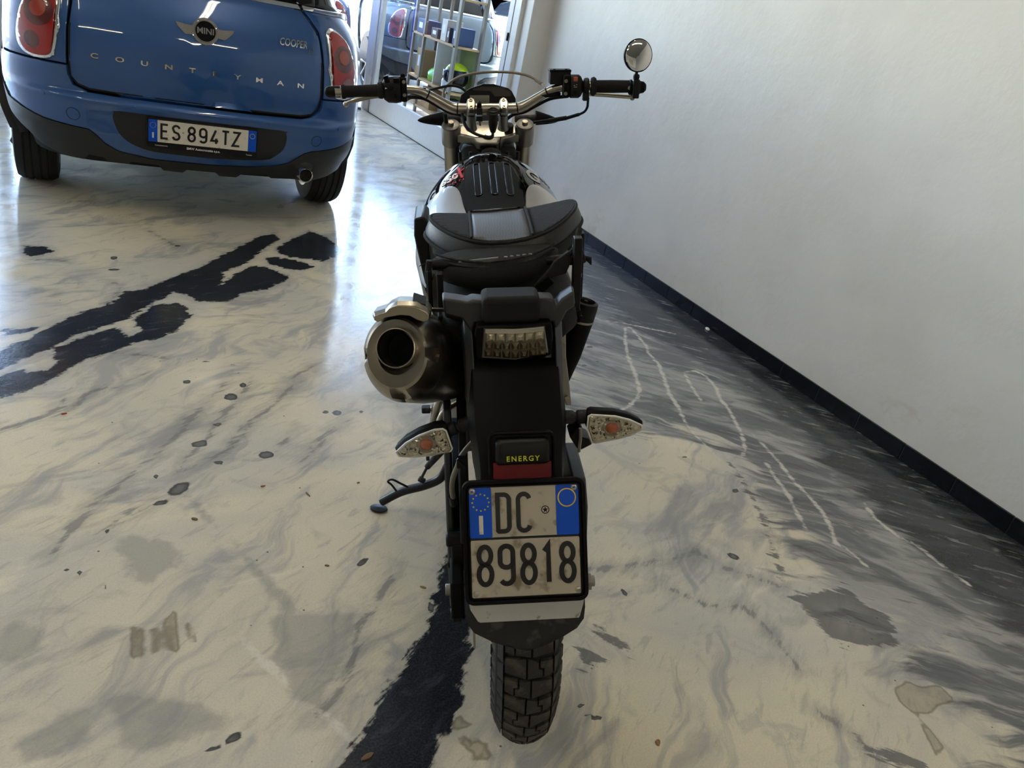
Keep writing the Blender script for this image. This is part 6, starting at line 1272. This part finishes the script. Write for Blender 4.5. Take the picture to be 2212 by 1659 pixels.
# lower pocket with zip
q = MB(); R = []
for i in range(15):
    t = i/14; x = -.148+.25*t; k = math.sin(PI*min(max(t, .0), 1))**.45 if 0 < t < 1 else .12
    zc_ = .960+.022*t+.010*abs(2*t-1)**2; hz = .035*k+.002; hy = .062*k+.006
    R.append([(x, .185-.02*k+hy*math.cos(a)*1.0, zc_+hz*math.copysign(abs(math.sin(a))**.8, math.sin(a))) for a in [2*PI*j/24 for j in range(24)]])
q.loft(R); pk = q.build('lower_pocket', 'bag_cloth', T, smooth=60)
for dz in (-.008, .010, .02):
    q = MB(); q.tube([(-.135+.225*i/16, .108+.045*(abs(2*i/16-1)**2.5), .972+.015*i/16+.010*abs(2*i/16-1)**2+dz) for i in range(17)], .0018 if dz < 0 else .0028, 6); q.build('zip' if dz < 0 else 'seam', 'rubber', pk, smooth=60)
q = MB(); q.box((-.055, .118, 1.0), (.075, .002, .0022), Matrix.Rotation(-.09, 3, 'Y'));  # long pale bar is the zip's reflection put in as colour; dashes are print
for k in range(5): q.box((-.004+.0115*k, .118, 1.0045+.0011*k), (.0065, .002, .0022))
q.build('bag_print_glint', 'grey_print', T, smooth=0)
q = MB(); q.prism([(.085, .998), (.112, 1.018), (.118, 1.0), (.108, .975), (.085, .968), (.055, .940), (.045, .946), (.078, .985)], XF(0), .10, .112); q.build('strap', 'bag_cloth', T, bevel=.002)
q = MB(); q.box((.068, .098, .957), (.030, .008, .020), Matrix.Rotation(-.7, 3, 'Y')); q.build('buckle', 'blk_satin', T, bevel=.002)
q = MB(); q.tube([(.105, .12, .995), (.128, .12, 1.02), (.136, .14, 1.05)], .006, 8); q.tube([(.13, .12, 1.035), (.142, .12, .99)], .0065, 8); q.build('strap', 'bag_cloth', T)
q = MB(); q.tube([(.142, .13, .998), (.155, .125, .994), (.158, .12, .985)], [.004, .006, .0015], 8); q.build('strap_end', 'bag_cloth', T)
q = MB(); q.tube([(-.146, .12, 1.0), (-.150, .12, .975), (-.149, .12, .93)], [.006, .006, .004], 8); q.build('strap', 'bag_cloth', T)
q = MB(); q.tube([(-.147, .118, .998), (-.165, .118, .990)], .0008, 6); q.build('thread', 'bag_cloth', T)

# ------------------------------------------------------------------ litter on the floor
def chip(x, y, L, w, rz, m, label, cat='wood chip', h=.003):
    rnd = random.Random(int(abs(x)*1000+abs(y)*77)); n = 9; pts = []
    for i in range(n):
        a = 2*PI*i/n; pts.append((L/2*math.cos(a)*(1+.25*(rnd.random()-.5)), w/2*math.sin(a)*(1+.5*(rnd.random()-.5))))
    q = MB(); q.loft([[(u, v, .0003+abs(u)*.06) for u, v in pts], [(u*.92, v*.9, h+abs(u)*.06) for u, v in pts]]); o = q.build('wood_chip' if cat == 'wood chip' else cat.replace(' ', '_'), m, smooth=0)
    o.location = (x, y, 0); o.rotation_euler = (0, 0, rz); tag(o, label, cat); return o
chip(.437, 1.033, .030, .013, .3, 'leaf_brown', 'brown leaf fragment on the black pour at the bottom edge', 'leaf fragment')
chip(1.071, .903, .018, .012, .9, 'wood_chip', 'small tan wood chip on the cream floor right of the rear tyre')
chip(.706, 1.494, .017, .007, -.5, 'wood_chip', 'small tan wood chip on grey floor just left of the black pour')
chip(.175, 1.871, .018, .010, -.6, 'leaf_brown', 'dark brown leaf crumb on the cream floor left of the side stand', 'leaf fragment')
chip(.493, 1.945, .026, .004, 1.9, 'leaf_brown', 'thin curved brown twig on the floor beside the side stand foot', 'twig')
chip(.481, 1.622, .013, .006, -.4, 'leaf_brown', 'brown crumb below the side stand among white scribbles', 'leaf fragment')
chip(.372, 2.004, .014, .006, .1, 'wood_chip', 'tan wood chip left of the curved brown twig')
chip(.655, 1.988, .010, .006, .3, 'wood_chip', 'tiny tan wood chip behind the side stand foot')
chip(-.160, 2.467, .018, .005, .2, 'red_print', 'tiny red flake on the cream floor at the left', 'flake')
q = MB(); q.sphere((0, 0, .004), (.022, .012, .007), 14, 8); o = q.build('wax_blob', 'wax', smooth=60); o.location = (2.962, 3.236, .001); o.rotation_euler = (0, 0, 1.2); tag(o, 'white plaster blob on the floor against the black skirting', 'plaster blob')
